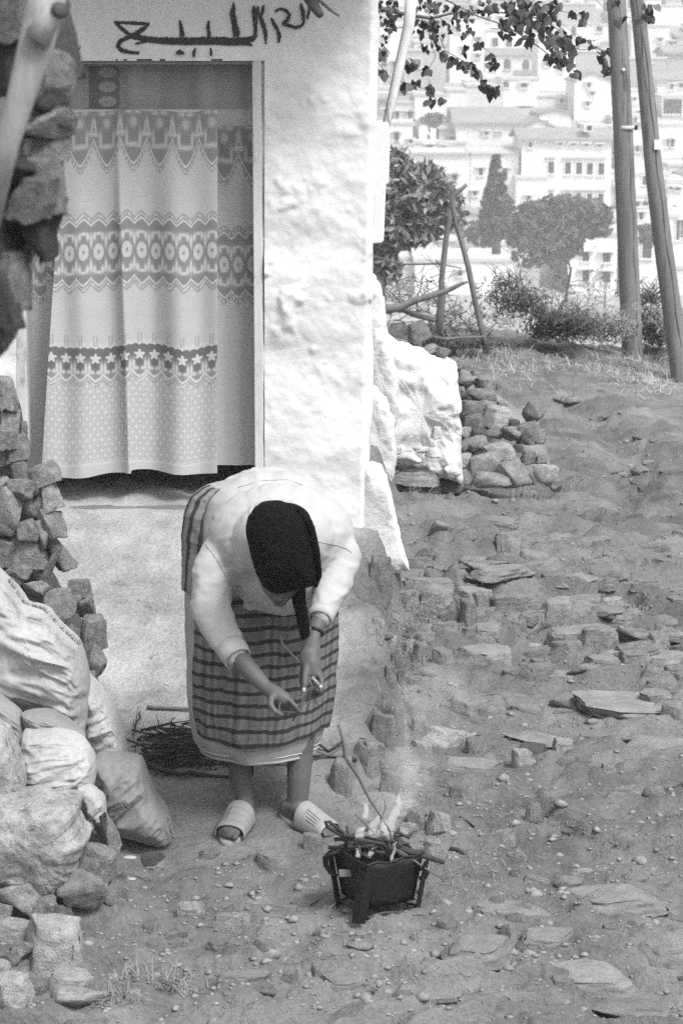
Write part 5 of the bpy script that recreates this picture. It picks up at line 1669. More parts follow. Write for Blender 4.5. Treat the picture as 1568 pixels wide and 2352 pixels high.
def T(mb, pts, seg=14, flat=None):
    """tube through frame places: (x, y, Y, radius in frame units)"""
    P = [at(p[0], p[1], p[2]) for p in pts]
    r_ = [p[3] * px(p[2]) for p in pts]
    mb.tube(P, r_, seg, flat=flat)
    mb.ell(P[0], (r_[0],) * 3, nu=12, nv=8); mb.ell(P[-1], (r_[-1],) * 3, nu=12, nv=8)
    return P


def E(mb, x, y, Y, rx, ry, rz, rot=None):
    mb.ell(at(x, y, Y), (rx, ry, rz), rot, 24, 14)


b = MB()
# trunk, neck and head, hidden under the clothes but whole
E(b, 612, 1215, 7.78, .19, .17, .16); E(b, 635, 1240, 7.52, .2, .17, .13); E(b, 600, 1340, 7.78, .18, .16, .2)
T(b, [(640, 1230, 7.45, 55), (650, 1262, 7.2, 50)])
E(b, 652, 1262, 7.15, .092, .1, .1); E(b, 645, 1325, 7.14, .066, .075, .075)
E(b, 643, 1362, 7.13, .036, .05, .034); E(b, 641, 1372, 7.085, .011, .02, .018); E(b, 624, 1362, 7.10, .014, .014, .010); E(b, 662, 1362, 7.10, .014, .014, .010)
E(b, 643, 1384, 7.15, .022, .03, .012)
# legs down to the ankles
gl = at(566, 1880, YL); gr = at(668, 1890, YR)
T(b, [(590, 1400, 7.78, 62), (552, 1600, 7.74, 44), (549, 1730, YL + .02, 29), (554, 1790, YL, 27), (561, 1835, YL - .01, 21), (565, 1862, YL - .01, 21)])
T(b, [(650, 1400, 7.78, 62), (690, 1600, 7.7, 46), (689, 1730, YR + .02, 31), (686, 1790, YR, 28.5), (683, 1840, YR - .01, 25), (678, 1868, YR - .01, 24)])


def foot(mb, hx, hy, tx, ty):
    Yh, Yt_ = gpix(hx, hy), gpix(tx, ty)
    Hh, Tt = at(hx, hy, Yh), at(tx, ty, Yt_)
    z0 = max(Hh.z, Tt.z)
    d = Tt - Hh; d.z = 0
    f = d.normalized(); s = Vector((f.y, -f.x, 0))
    L_ = .245
    base = Tt - f * L_ * .98; base.z = 0
    zf = lambda t: Hh.z * (1 - t) + Tt.z * t + .026
    def W(t, u, h): return base + f * (L_ * t) + s * u + Vector((0, 0, zf(t) + h))
    mb.tube([W(.10, 0, .035), W(.3, 0, .04), W(.5, .0, .032), W(.7, .0, .022), W(.84, 0, .02)], [.026, .03, .031, .032, .028], 16, flat=((0, 0, 1), .85))
    mb.ell(W(.12, 0, .026), (.028, .028, .028)); mb.ell(W(.82, 0, .018), (.034, .034, .017))
    for i, (u, l_, r_) in enumerate([(-.026, .16, .0125), (-.008, .155, .009), (.006, .14, .0085), (.019, .12, .008), (.031, .09, .0075)]):
        mb.tube([W(.78, u * .9, .014), W(.86, u, .018), W(.8 + l_, u, .010)], [r_, r_, r_ * .85], 8)
        mb.ell(W(.8 + l_, u, .010), (r_, r_, r_ * .9), nu=10, nv=8)
    return W, f, s


W1, f1, s1_ = foot(b, 572, 1878, 521, 1948)
W2, f2, s2_ = foot(b, 660, 1886, 772, 1944)
# forearms
T(b, [(485, 1400, 7.36, 34), (540, 1500, 7.2, 25), (578, 1545, 7.16, 22), (612, 1580, 7.12, 17)])
T(b, [(775, 1340, 7.42, 33), (735, 1418, 7.27, 21), (722, 1452, 7.22, 17), (718, 1474, 7.2, 16)])


def fin(mb, pts, r0=.0088, r1=.0066):
    P = [at(*p) for p in pts]
    n = len(P)
    rr_ = [r0 + (r1 - r0) * i / (n - 1) for i in range(n)]
    mb.tube(P, rr_, 10)
    for i in range(n): mb.ell(P[i], (rr_[i] * 1.04,) * 3, nu=10, nv=8)


# her right hand, seen edge on, palm up and fingers together
T(b, [(612, 1580, 7.12, 17), (632, 1594, 7.10, 20), (652, 1606, 7.085, 18)])
E(b, 642, 1604, 7.095, .036, .022, .022)
fin(b, [(650, 1598, 7.08), (668, 1611, 7.065), (680, 1624, 7.06), (685, 1633, 7.065)])
fin(b, [(650, 1606, 7.09), (666, 1620, 7.075), (677, 1632, 7.07), (680, 1639, 7.08)])
fin(b, [(646, 1612, 7.10), (660, 1628, 7.09), (669, 1638, 7.085)])
fin(b, [(640, 1616, 7.11), (651, 1631, 7.10), (658, 1641, 7.10)], .008, .006)
fin(b, [(624, 1602, 7.07), (622, 1620, 7.05), (632, 1634, 7.04), (642, 1640, 7.045)], .0105, .008)
# her left hand hanging from the wrist, thumb down, fingers curled round the twigs
T(b, [(718, 1472, 7.2, 16), (714, 1498, 7.17, 23), (714, 1526, 7.15, 24), (720, 1545, 7.14, 20)])
E(b, 708, 1515, 7.155, .03, .022, .042)
fin(b, [(704, 1530, 7.13), (701, 1552, 7.11), (700, 1572, 7.095), (698, 1586, 7.09)], .0115, .009)
fin(b, [(728, 1540, 7.14), (738, 1560, 7.11), (739, 1580, 7.09), (730, 1592, 7.08), (721, 1594, 7.09)])
fin(b, [(722, 1546, 7.15), (728, 1568, 7.13), (727, 1586, 7.11), (719, 1597, 7.10), (712, 1594, 7.11)])
fin(b, [(714, 1548, 7.17), (716, 1570, 7.16), (714, 1588, 7.15), (706, 1598, 7.14)])
fin(b, [(700, 1524, 7.18), (692, 1544, 7.18), (690, 1562, 7.17), (694, 1576, 7.16)], .0085, .0065)
V, Fc, N = fuse(b, .0042, 2, .4)
obj('body', V, Fc, M_skin, wom)
# thumb nail
MB().ell(at(698, 1585, 7.079), (.0055, .003, .008)).build('thumb_nail', gm('nail', .5, var=.03, bump=0, rough=.4), wom)

# skirt of the grey dress
LV = [(1716, 462, 724, .19), (1690, 444, 738, .2), (1650, 434, 748, .208), (1600, 429, 755, .212), (1500, 427, 763, .216), (1400, 426, 768, .216), (1300, 424, 770, .212), (1230, 424, 768, .205), (1170, 432, 745, .19), (1135, 446, 720, .16), (1115, 474, 690, .125), (1104, 520, 650, .07), (1100, 560, 605, .025)]
YS = 7.77
def skirt_pt(th, yl, off=0., hemw=True):
    """point on the skirt at angle th (0 = right, -pi/2 = towards camera) and level yl"""
    ysl = [l[0] for l in LV][::-1]
    xl = np.interp(yl, ysl, [l[1] for l in LV][::-1]); xr = np.interp(yl, ysl, [l[2] for l in LV][::-1]); bb = np.interp(yl, ysl, [l[3] for l in LV][::-1])
    C = ats((xl + xr) / 2, yl, YS)
    a_ = (xr - xl) / 2 * px(YS) + off
    bb = bb + off
    # hanging folds, deeper towards the hem
    fo = (np.sin(th * 7 + .6) * .5 + np.sin(th * 11 + 2) * .35 + np.sin(th * 4 + 1) * .5) * .008 * sstep(1200, 1650, yl)
    X = C[..., 0] + (a_ + fo) * np.cos(th); Y_ = C[..., 1] + (bb + fo) * np.sin(th)
    z = C[..., 2] + 0 * th
    return np.stack([X, Y_, z], -1)


th = np.linspace(0, 2 * np.pi, 160, endpoint=False)
lv_ = np.concatenate([np.linspace(1716, 1130, 90), np.linspace(1124, 1101, 12)])
TH, LVg = np.meshgrid(th, lv_)
P = skirt_pt(TH, LVg)
P = P + fbm(P * 9, 3, 90)[..., None] * .008
Pt = P.reshape(-1, 3)
Fs = gridf(160, len(lv_), True).tolist(); Fs.append(tuple((len(lv_) - 1) * 160 + k for k in range(160)))
dr = obj('dress', Pt, Fs, M_dress, wom)
# turned hem
hp = [Vector(p) for p in skirt_pt(th, np.full_like(th, 1715.), .002)]
MB().tube(hp + [hp[0]], .0045, 6, cap=False).build('hem', M_dress, wom)
hp = [Vector(p) for p in skirt_pt(th, np.full_like(th, 1704.), .0015)]
MB().tube(hp + [hp[0]], .0014, 5, cap=False).build('hem_stitching', gm('stitching', .6, bump=0), wom)
# apron over the front, its stripes woven across
ta = np.linspace(R(-145), R(10), 220); la = np.linspace(1340, 1668, 300)
TA, LA = np.meshgrid(ta, la)
edge_l = 0
P = skirt_pt(TA, LA + 8 * np.sin(TA * 3) * (LA - 1340) / 340, .012)
P = P + fbm(P * 9, 3, 90)[..., None] * .008
P = P + fbm(P * np.array([26, 26, 7]), 3, 92)[..., None] * .005
o = obj('apron', P.reshape(-1, 3), gridf(220, 300), M_apron, wom)
o.modifiers.new('s', 'SOLIDIFY').thickness = .003
dm = 28.5
ph = ((1668 - LA + 2.2 * np.sin(TA * 5)) / dm) % 1
t_ = np.where((ph > .02) & (ph < .34), .22, 1.0)
t_ = np.where((ph > .60) & (ph < .68), .88, t_) * (1 + .3 * np.sin(TA * 46 + 2 * np.sin(TA * 9)) * (np.sin(TA * 13) > -.5) + .2 * vnoise(np.stack([TA * 30, LA * .03, TA * 0], -1), 8) + .1 * np.sin(LA * 1.6))
set_col(o, np.clip(t_ * 1.05, .1, 1.6))
# the apron's side, wrapped up over the hip
ta = np.linspace(R(192), R(226), 60); la = np.linspace(1112, 1345, 120)
TA, LA = np.meshgrid(ta, la)
P = skirt_pt(TA, LA, .011) + 0
P = P + fbm(P * 20, 3, 95)[..., None] * .006
o = obj('apron', P.reshape(-1, 3), gridf(60, 120), M_apron, wom)
o.modifiers.new('s', 'SOLIDIFY').thickness = .003
uu_ = (TA - R(176)) / R(50)
set_col(o, np.where(((uu_ * 3.2 + LA / 300) % 1) < .4, .3, 1.5) * (1 + .1 * np.sin(LA * .5)))

# jumper: trunk and sleeves in one cloth
b = MB()
E(b, 606, 1190, 7.83, .195, .19, .165); E(b, 618, 1212, 7.74, .232, .20, .185); E(b, 645, 1232, 7.52, .238, .22, .165); E(b, 640, 1320, 7.5, .15, .15, .125); E(b, 640, 1290, 7.62, .18, .16, .16)
E(b, 650, 1235, 7.38, .16, .13, .12)
T(b, [(520, 1270, 7.48, 60), (488, 1330, 7.42, 52), (484, 1395, 7.37, 47), (510, 1450, 7.28, 40), (538, 1500, 7.2, 33)], 20)
T(b, [(745, 1230, 7.5, 66), (782, 1280, 7.46, 48), (772, 1335, 7.4, 42), (750, 1385, 7.32, 35), (737, 1414, 7.27, 29)], 20)
V, Fc, N = fuse(b, .0075, 5, .6)
# creases: around the sleeves and across the shoulders
q = V.copy()
cr1 = fbm(np.stack([q[:, 0] * 16 + q[:, 2] * 8, q[:, 1] * 10, q[:, 2] * 16 - q[:, 0] * 6], -1), 3, 71)
cr2 = fbm(np.stack([q[:, 0] * 9, q[:, 1] * 7, q[:, 2] * 9], -1), 2, 73)
xl_ = at(575, 1300, 7.4).x; xr_ = at(725, 1300, 7.4).x
def crease(dx, dz, fa, fp, sd_):
    a_ = q[:, 0] * dx + q[:, 2] * dz; p_ = q[:, 0] * -dz + q[:, 2] * dx
    return .22 - np.abs(fbm(np.stack([a_ * fa, q[:, 1] * fp, p_ * fp], -1), 3, sd_))
la_ = sstep(xl_, xl_ - .06, q[:, 0]); ra_ = sstep(xr_, xr_ + .05, q[:, 0])
crs = crease(.35, -.94, 17, 4.5, 81) * .013 * la_ + crease(-.5, -.86, 17, 4.5, 83) * .013 * ra_ + crease(.96, .2, 13, 3, 85) * .016 * (1 - la_) * (1 - ra_)
low = sstep(at(0, 1230, 7.4).z + .02, at(0, 1330, 7.4).z, q[:, 2])
V = V + N * (((.5 - np.abs(cr1) * 2.2) * .004 * (.35 + .65 * low)) + cr2 * .006 + crs)[:, None]
jum = obj('jumper', V, Fc, M_jump, wom)
# cuffs: short wider rims where the sleeves end
for (p, q2, r_) in [((528, 1482, 7.22), (546, 1513, 7.18), 36), ((740, 1404, 7.285), (734, 1423, 7.255), 31)]:
    P0, P1 = at(*p), at(*q2)
    mb = MB().tube([P0, P0.lerp(P1, .5), P1], [r_ * px(7.2) * .95, r_ * px(7.2), r_ * px(7.2) * .93], 24, cap=False)
    o = mb.build('cuff', M_jump, wom); sm = o.modifiers.new('s', 'SOLIDIFY'); sm.thickness = .006
# ragged edge of a shirt below the jumper
mb = MB(); pts = [(560, 1396), (575, 1402), (582, 1400), (600, 1400), (612, 1404), (628, 1397), (660, 1396), (672, 1402), (690, 1398), (700, 1390)]
V0 = [at(x, y - 16, 7.42) for x, y in pts] + [at(x, y, 7.42) for x, y in pts]
mb.add([tuple(v) for v in V0], gridf(len(pts), 2)); o = mb.build('shirt_edge', M_dress, wom, False); o.modifiers.new('s', 'SOLIDIFY').thickness = .004

# seams where the sleeves are set in
dgp = BVHTree.FromPolygons([tuple(v) for v in V], Fc)
for l in ([(473, 1252), (486, 1268), (500, 1288), (512, 1312), (524, 1336), (540, 1358)], [(729, 1244), (750, 1248), (772, 1252), (795, 1260), (812, 1274)], [(548, 1120), (600, 1104), (660, 1102), (712, 1120)]):
    P = []
    for x, y in [(l[i][0] + (l[i + 1][0] - l[i][0]) * f, l[i][1] + (l[i + 1][1] - l[i][1]) * f) for i in range(len(l) - 1) for f in (0, .33, .66)]:
        e = at(x, y, 7.5); d = (e - Vector((0, 0, CZ))).normalized()
        h = dgp.ray_cast(Vector((0, 0, CZ)), d)
        if h[0]: P.append(h[0] + h[1] * .0005)
    if len(P) > 3: MB().tube(P, .0018, 5).build('seam', M_dress, wom)

# headscarf and its hanging end
zz5 = lambda l: [(366 + a_ * .3268, 1024.9 + c_ * .3268) for a_, c_ in l]
lump('headscarf', zz5([(606, 590), (622, 500), (665, 440), (725, 400), (800, 392), (880, 398), (960, 415), (1040, 465), (1082, 555), (1098, 650), (1118, 760), (1128, 880), (1112, 950), (1040, 985), (950, 1005), (860, 1028), (785, 1015), (725, 965), (680, 880), (645, 770), (625, 680)]), 7.13, .125, M_scarf, wom, 3, .85, .01, 120, 70, fill=.62, wr=((.3, 0, 1.2), 13, .012))
mb = MB(); sp = [at(640, 1168, 7.14), at(690, 1172, 7.08), at(716, 1212, 7.045), at(727, 1265, 7.04), at(733, 1320, 7.06), at(725, 1346, 7.1)]
mb.tube(sp, [.006, .009, .010, .010, .009, .006], 10); mb.build('scarf_fold', M_scarf, wom)
lump('scarf_end', zz5([(925, 1000), (1020, 985), (1030, 1080), (1045, 1180), (1060, 1290), (1050, 1340), (1010, 1358), (985, 1320), (960, 1200), (935, 1100)]), 7.12, .018, M_scarf, wom, 4, .9, .006, 60, 30, wr=((0, 0, 1), 14, .006))
# watch
c0 = at(723, 1452, 7.222); ax = (at(718, 1474, 7.2) - at(733, 1418, 7.26)).normalized()
u_ = ax.orthogonal().normalized(); v_ = ax.cross(u_)
rr_ = 18.5 * px(7.2)
mb = MB(); mb.tube([c0 + (u_ * math.cos(a_) + v_ * math.sin(a_)) * rr_ for a_ in np.linspace(0, 2 * math.pi, 25)], .0055, 8, cap=False); mb.build('watch_strap', M_strap, wom)
wf = at(703, 1446, 7.195); mb = MB().tube([wf + Vector((.004, .004, 0)), wf + Vector((-.004, -.006, .002))], .0135, 16); mb.build('watch_case', gm('watch_steel', .4, rough=.3, bump=0), wom)
MB().tube([wf + Vector((-.0042, -.0062, .002)), wf + Vector((-.0046, -.0068, .0022))], .010, 16).build('watch_dial', M_strap, wom)
# dark garter end behind the left calf
MB().box(tuple(at(576, 1782, YL + .0)), tuple(at(582, 1752, YL + .02))).build('sock_tie', M_scarf, wom)

# sandals
for (W, f_, s_) in ((W1, f1, s1_), (W2, f2, s2_)):
    # sole
    mb = MB(); n = 40; top, bot = [], []
    for i in range(n):
        a_ = 2 * math.pi * i / n
        t_ = .5 - .53 * math.cos(a_); wd_ = (.034 + .014 * sstep(.3, .8, t_)) * math.sin(a_)
        top.append(tuple(W(t_, wd_, -.002))); bot.append(tuple(W(t_, wd_ * .97, -.021)))
    mb.add(top + bot, [tuple(range(n)), tuple(reversed(range(n, 2 * n)))] + [(i, i + n, (i + 1) % n + n, (i + 1) % n) for i in range(n)])
    o = mb.build('sandal_sole', gm('sandal_sole_rubber', .33, var=.1, bump=.1), wom); bv = o.modifiers.new('b', 'BEVEL'); bv.width = .004; bv.segments = 2; bv.limit_method = 'ANGLE'
    # broad vamp with slits
    nu_, nv_ = 44, 30
    G = np.zeros((nv_, nu_, 3)); tn = np.ones((nv_, nu_))
    for j in range(nv_):
        t_ = .40 + .47 * j / (nv_ - 1)
        hgt = .080 - .034 * (j / (nv_ - 1)); wd_ = .051
        for i in range(nu_):
            a_ = math.pi * (1 - i / (nu_ - 1))
            G[j, i] = W(t_ + .02 * math.sin(a_), wd_ * math.cos(a_) * (1 + .03 * math.sin(a_)), hgt * math.sin(a_) ** .6 - .004)
            f = j / (nv_ - 1)
            for k in range(4):
                cc = .62 + k * .07; 
                if abs(i / (nu_ - 1) - cc) < .013 and .25 + k * .05 < f < .75: tn[j, i] = .12
            if abs(f - .95) < .04 or f < .04: tn[j, i] *= 1.1
            tn[j, i] *= 1 - .12 * (math.sin(f * 26) > .6)
    o = obj('sandal_vamp', G.reshape(-1, 3), gridf(nu_, nv_), M_sandal, wom)
    set_col(o, tn); o.modifiers.new('s', 'SOLIDIFY').thickness = .004

# what she holds
for k, (pts, r_, lb) in enumerate([([(641, 1454, 7.15), (649, 1481, 7.15), (672, 1505, 7.15), (700, 1532, 7.14)], .0042, 'stout dark twig held in her left hand, pointing up to the left'),
                                   ([(708, 1548, 7.12), (716, 1579, 7.10), (707, 1622, 7.08), (702, 1640, 7.08)], .0028, 'pale thin twig hanging from her left hand'),
                                   ([(714, 1580, 7.12), (694, 1612, 7.1), (672, 1656, 7.08)], .0045, 'dark thick twig between her two hands'),
                                   ([(640, 1635, 7.06), (672, 1636, 7.06), (702, 1635, 7.07)], .0018, 'thin level twig at her right fingertips'),
                                   ([(672, 1622, 7.06), (700, 1616, 7.07), (728, 1610, 7.08)], .002, 'thin twig rising to the right from her right fingertips'),
                                   ([(644, 1612, 7.05), (640, 1630, 7.05), (635, 1650, 7.05)], .002, 'short twig hanging below her right thumb'),
                                   ([(722, 1590, 7.09), (724, 1606, 7.09), (727, 1618, 7.09)], .0018, 'shortest twig under her left fingers')]):
    o = MB().tube([at(*p) for p in pts], [r_ * 1.1, r_, r_ * .9, r_ * .6][:len(pts)] if len(pts) > 3 else [r_ * 1.1, r_, r_ * .7], 7).build('twig', M_twig)
    tag(o, lb, 'twig', 'twigs held in her hands')
lg = thing('lighter', 'small pale lighter with a black end held in her left fingers', 'lighter', at(735, 1575, 7.08))
MB().tube([at(716, 1555, 7.08), at(733, 1574, 7.07)], .0055, 10).build('case', gm('lighter_case', .25, bump=0, rough=.4), lg)
MB().tube([at(734, 1575, 7.07), at(738, 1580, 7.068)], .006, 10).build('metal_tip', gm('watch_steel', .4), lg)
MB().ell(at(727, 1589, 7.065), (.012, .010, .013)).build('cap', M_strap, lg)

# ------------------------------------------------------------ firewood
M_fire = gm('firewood_bark', .045, var=.4, s1=8, s2=50, bump=.6, bd=.004)
rg = random.Random(21)
def wood(x0, y0, x1, y1, r_, hgt, side=3, m=None, label=None, bow=.06):
    Ya, Yb = gpix(x0, y0 + 6), gpix(x1, y1 + 6)
    ga, gb = at(x0, y0, Ya), at(x1, y1, Yb)
    p = ga + Vector((0, 0, hgt)); q = gb + Vector((0, 0, hgt * rg.uniform(.3, 1)))
    n = 7; L_ = (q - p).length
    pts = [p.lerp(q, i / n) + Vector((rg.gauss(0, 1), rg.gauss(0, 1), abs(rg.gauss(0, .7)))) * L_ * bow * .5 for i in range(n + 1)]
    mb = MB().tube(pts, [r_ * (1 - .5 * i / n) * rg.uniform(.9, 1.15) for i in range(n + 1)], 7)
    for k in range(side):
        i = rg.randint(1, n - 1)
        d = (pts[i + 1 if i < n else i] - pts[i - 1]).normalized()
        sd_ = Vector((rg.uniform(-1, 1), rg.uniform(-1, 1), rg.uniform(-.1, .9))).normalized()
        e = pts[i] + (d * rg.uniform(.3, 1) + sd_ * .7) * L_ * rg.uniform(.12, .4)
        mb.tube([pts[i], pts[i].lerp(e, .5) + sd_ * .006, e], [r_ * .5, r_ * .4, r_ * .2], 5)
    o = mb.build('branch', m or M_fire)
    return tag(o, label or 'thorny dark branch in the firewood heap behind the woman', 'branch', 'firewood branches heaped on the terrace')


for k in range(38):
    x0 = rg.uniform(300, 380); x1 = rg.uniform(440, 560)
    y0 = rg.uniform(1690, 1772); y1 = y0 + rg.uniform(-20, 32)
    wood(x0, y0, x1, min(y1, 1795), rg.uniform(.0028, .006), rg.uniform(.0, .05), rg.randint(2, 4), bow=.12)
for k in range(12):
    wood(rg.uniform(520, 600), rg.uniform(1735, 1765), rg.uniform(650, 740), rg.uniform(1735, 1765), rg.uniform(.003, .006), .02, 2)
wood(330, 1778, 525, 1800, .011, .02, 3, label='thickest dark branch along the front of the firewood heap')
wood(345, 1745, 470, 1725, .010, .04, 3, label='thick knotted branch across the middle of the firewood heap')
wood(310, 1700, 322, 1640, .004, .02, 2, label='thin branch standing up at the left end of the firewood heap')
wood(340, 1631, 470, 1636, .009, .01, 0, M_wood, label='pale grey stick lying alone behind the firewood heap', bow=.01)
wood(395, 1682, 470, 1686, .008, .03, 0, gm('peeled_wood', .45), label='pale peeled stick on top of the firewood heap', bow=.01)
for (l, r_, lb) in [([(720, 1750), (750, 1748), (790, 1752), (820, 1757)], .006, 'thin branch reaching right from behind her legs'), ([(722, 1715), (755, 1738), (786, 1716)], .005, 'crossed thin stick right of her skirt')]:
    P = [at(x, y, gpix(x, y + 8)) + Vector((0, 0, .02)) for x, y in l]
    tag(MB().tube(P, r_, 6).build('branch', M_fire), lb, 'branch')

# ------------------------------------------------------------ the brazier
M_iron = gm('sooty_iron', .008, var=.5, s1=9, s2=50, bump=.6, bd=.003, rough=.6, spec=.4, dark=0)
M_iron2 = gm('rusty_iron', .05, var=.5, s1=9, s2=50, bump=.6, bd=.003, rough=.7)
YBZ = gpix(868, 2125)
B0 = at(843, 2145, gpix(843, 2145))
s_ = 156 * px(YBZ)
ct = math.radians(31)
e1 = Vector((math.cos(ct), math.sin(ct), 0)); e2 = Vector((-math.sin(ct), math.cos(ct), 0))
lean = Vector((-.02, -.02, 0))
ctr = Vector((at(868, 1985, YBZ).x, B0.y + .12, B0.z))
bra = thing('brazier', 'small sooty sheet-iron brazier on splayed legs with a fire in it', 'brazier', ctr)
zr, zb_ = .220, .074
def corner(i, j, k, z): return ctr + e1 * (s_ * k * (i - .5)) + e2 * (s_ * k * (j - .5)) + Vector((0, 0, z))
CO = [(0, 0), (1, 0), (1, 1), (0, 1)]
names = []
for a_ in range(4):
    c1, c2 = CO[a_], CO[(a_ + 1) % 4]
    n = 9; mb = MB(); G = []
    for jz in range(7):
        fz = jz / 6; z = zb_ + (zr - zb_) * fz; k = .8 + .2 * fz
        for i in range(n):
            p = corner(*c1, k, z).lerp(corner(*c2, k, z), i / (n - 1))
            ou_ = (p - ctr); ou_.z = 0; ou_.normalize()
            p += ou_ * (.004 * math.sin(math.pi * i / (n - 1))) + Vector((0, 0, .006 * math.sin(i * 1.9 + a_) * fz))
            G.append(tuple(p))
    mb.add(G, gridf(n, 7)); o = mb.build('side_plate', M_iron, bra); o.modifiers.new('s', 'SOLIDIFY').thickness = .004
mb = MB().add([tuple(corner(*c, .76, zb_ + .03)) for c in CO], [(0, 1, 2, 3)]); o = mb.build('grate', M_iron, bra, False); o.modifiers.new('s', 'SOLIDIFY').thickness = .005
for ci, c_ in enumerate(CO):
    tp_ = corner(*c_, 1.0, zr - .015); bt = corner(*c_, .84, 0)
    gzv = gz(bt.x, bt.y); bt.z = gzv - .008
    if ci == 0: bt += Vector((-.03, -.025, 0))
    d = (Vector(c_ + (0,)) - Vector((.5, .5, 0))); out_ = (e1 * d.x + e2 * d.y).normalized(); sd2 = Vector((-out_.y, out_.x, 0))
    wd_ = .023 if ci == 0 else .023
    tp_ += out_ * .006
    mb = MB(); rows_ = []
    for i in range(6):
        p = tp_.lerp(bt, i / 5)
        for u_ in (-1, 0, 1): rows_.append(tuple(p + sd2 * wd_ * u_ * (1 - .15 * i / 5) + out_ * (.008 if u_ == 0 else 0)))
    mb.add(rows_, gridf(3, 6)); o = mb.build('leg', M_iron, bra, False); o.modifiers.new('s', 'SOLIDIFY').thickness = .004
# wire round the legs, rim roll, handles, dent patch
ring = []
for a_ in range(4):
    c1, c2 = CO[a_], CO[(a_ + 1) % 4]
    for i in range(6): ring.append(corner(*c1, .88, .05).lerp(corner(*c2, .88, .05), i / 6) + Vector((0, 0, .006 * math.sin(i + a_ * 2))))
MB().tube(ring + [ring[0]], .0045, 7, cap=False).build('wire_hoop', M_iron2, bra)
rim = []
for a_ in range(4):
    c1, c2 = CO[a_], CO[(a_ + 1) % 4]
    for i in range(6): rim.append(corner(*c1, 1.01, zr).lerp(corner(*c2, 1.01, zr), i / 6) + Vector((0, 0, .006 * math.sin(i * 1.9 + a_))))
MB().tube(rim + [rim[0]], .004, 6, cap=False).build('rim', M_iron, bra)
hz5 = lambda l, Y: [at(*z5(a_, c_), Y) for a_, c_ in l]
yl_ = ctr.y - .0
MB().tube(hz5([(330, 925), (255, 945), (235, 965), (240, 1010), (268, 1055), (310, 1075)], yl_), [.006, .009, .009, .008, .007, .006], 8).build('handle', M_iron, bra)
MB().tube(hz5([(800, 1035), (850, 1030), (865, 1055), (850, 1085), (810, 1090)], yl_ + .02), .006, 7).build('handle', M_iron, bra)
MB().box(tuple(at(*z5(320, 1080), yl_ - .052)), tuple(at(*z5(420, 1035), yl_ - .045))).build('patch', gm('dusty_iron', .2), bra, False)
MB().box(tuple(at(*z5(622, 1236), yl_ - .085)), tuple(at(*z5(682, 1216), yl_ - .07))).build('draught_slot', gm('slot_shade', .005, bump=0), bra, False)  # black box stands in for the shaded slot opening
# embers
mb = MB(); rgn = np.random.default_rng(3)
for k in range(60):
    V_, F_ = rock_shape(k % 9, 1, 6, .1)
    c_ = ctr + Vector((rgn.uniform(-.07, .07), rgn.uniform(-.07, .07), rgn.uniform(.13, .175)))
    mb.add(V_ * rgn.uniform(.008, .02) + np.array(c_), F_)
tag(mb.build('charcoal', gm('charcoal', .02, var=.4, bump=.3, bd=.003), None, False), kind='stuff')
# burning sticks
YT = ctr.y
for (l, r_, Yo, lb, fk) in [
    ([(318, 145), (345, 250), (358, 345), (440, 470), (510, 610), (575, 705), (625, 785), (658, 885), (690, 960)], [.0045, .005, .006, .0045, .004, .0035, .003, .003, .003], .0, 'long forked branch standing up out of the brazier', [[(345, 275), (265, 330), (170, 362)], [(352, 340), (260, 335), (178, 305)], [(318, 148), (310, 160)]]),
    ([(350, 815), (262, 742), (236, 745), (250, 775), (330, 822), (420, 835)], [.006, .006, .006, .006, .006, .005], -.07, 'bent hooked stick at the left rim of the brazier', []),
    ([(290, 850), (400, 848), (500, 862), (600, 880)], [.006, .006, .006, .004], -.06, 'straight charred stick across the left rim', []),
    ([(252, 900), (350, 900), (450, 892)], [.006, .005, .004], -.03, 'short charred stick jutting from the left side', []),
    ([(660, 905), (760, 965), (835, 1020), (900, 1060), (960, 1095), (1045, 1075)], [.004, .004, .0035, .003, .0025, .002], -.05, 'thin curling twig hanging over the right rim', []),
    ([(690, 920), (780, 930), (870, 962), (968, 993)], [.009, .010, .009, .007], -.03, 'thick charred stick jutting over the right rim', []),
    ([(420, 695), (470, 745), (560, 835), (640, 930)], [.0025, .003, .003, .003], .02, 'thin straight twig leaning in the flames', []),
    ([(600, 600), (605, 660), (560, 760), (540, 860)], [.0015, .002, .002, .003], .03, 'finest twig in the middle of the flames', []),
    ([(640, 880), (720, 905), (800, 930), (850, 925)], [.006, .007, .007, .005], 0, 'charred stick lying in the right of the fire', []),
    ([(430, 905), (520, 890), (590, 900), (650, 930)], [.006, .007, .006, .005], .0, 'charred stick lying in the middle of the fire', []),
    ([(370, 770), (375, 830), (360, 900)], [.004, .006, .006], -.06, 'short upright charred stub at the left rim', [])]:
    mb = MB().tube(hz5(l, YT + Yo), r_, 7)
    for f_ in fk: mb.tube(hz5(f_, YT + Yo), .003, 6)
    tag(mb.build('stick', M_fire if 'charred' in lb or 'hooked' in lb else M_twig), lb, 'stick', 'sticks burning in the brazier')
rg = random.Random(77)
for k in range(34):
    a_ = rg.uniform(0, 3.14); L_ = rg.uniform(.06, .14)
    c_ = ctr + Vector((rg.uniform(-.07, .07), rg.uniform(-.06, .06), zr + rg.uniform(-.01, .045)))
    d_ = Vector((math.cos(a_), math.sin(a_) * .7, rg.uniform(-.15, .35))) * L_ * .5
    P = [c_ - d_, c_ + Vector((rg.uniform(-.01, .01), 0, rg.uniform(-.008, .008))), c_ + d_]
    tag(MB().tube(P, [rg.uniform(.003, .006), .004, .0025], 6).build('stick', M_fire), 'small charred stick among those heaped on the burning brazier', 'stick', 'small sticks heaped on the brazier')
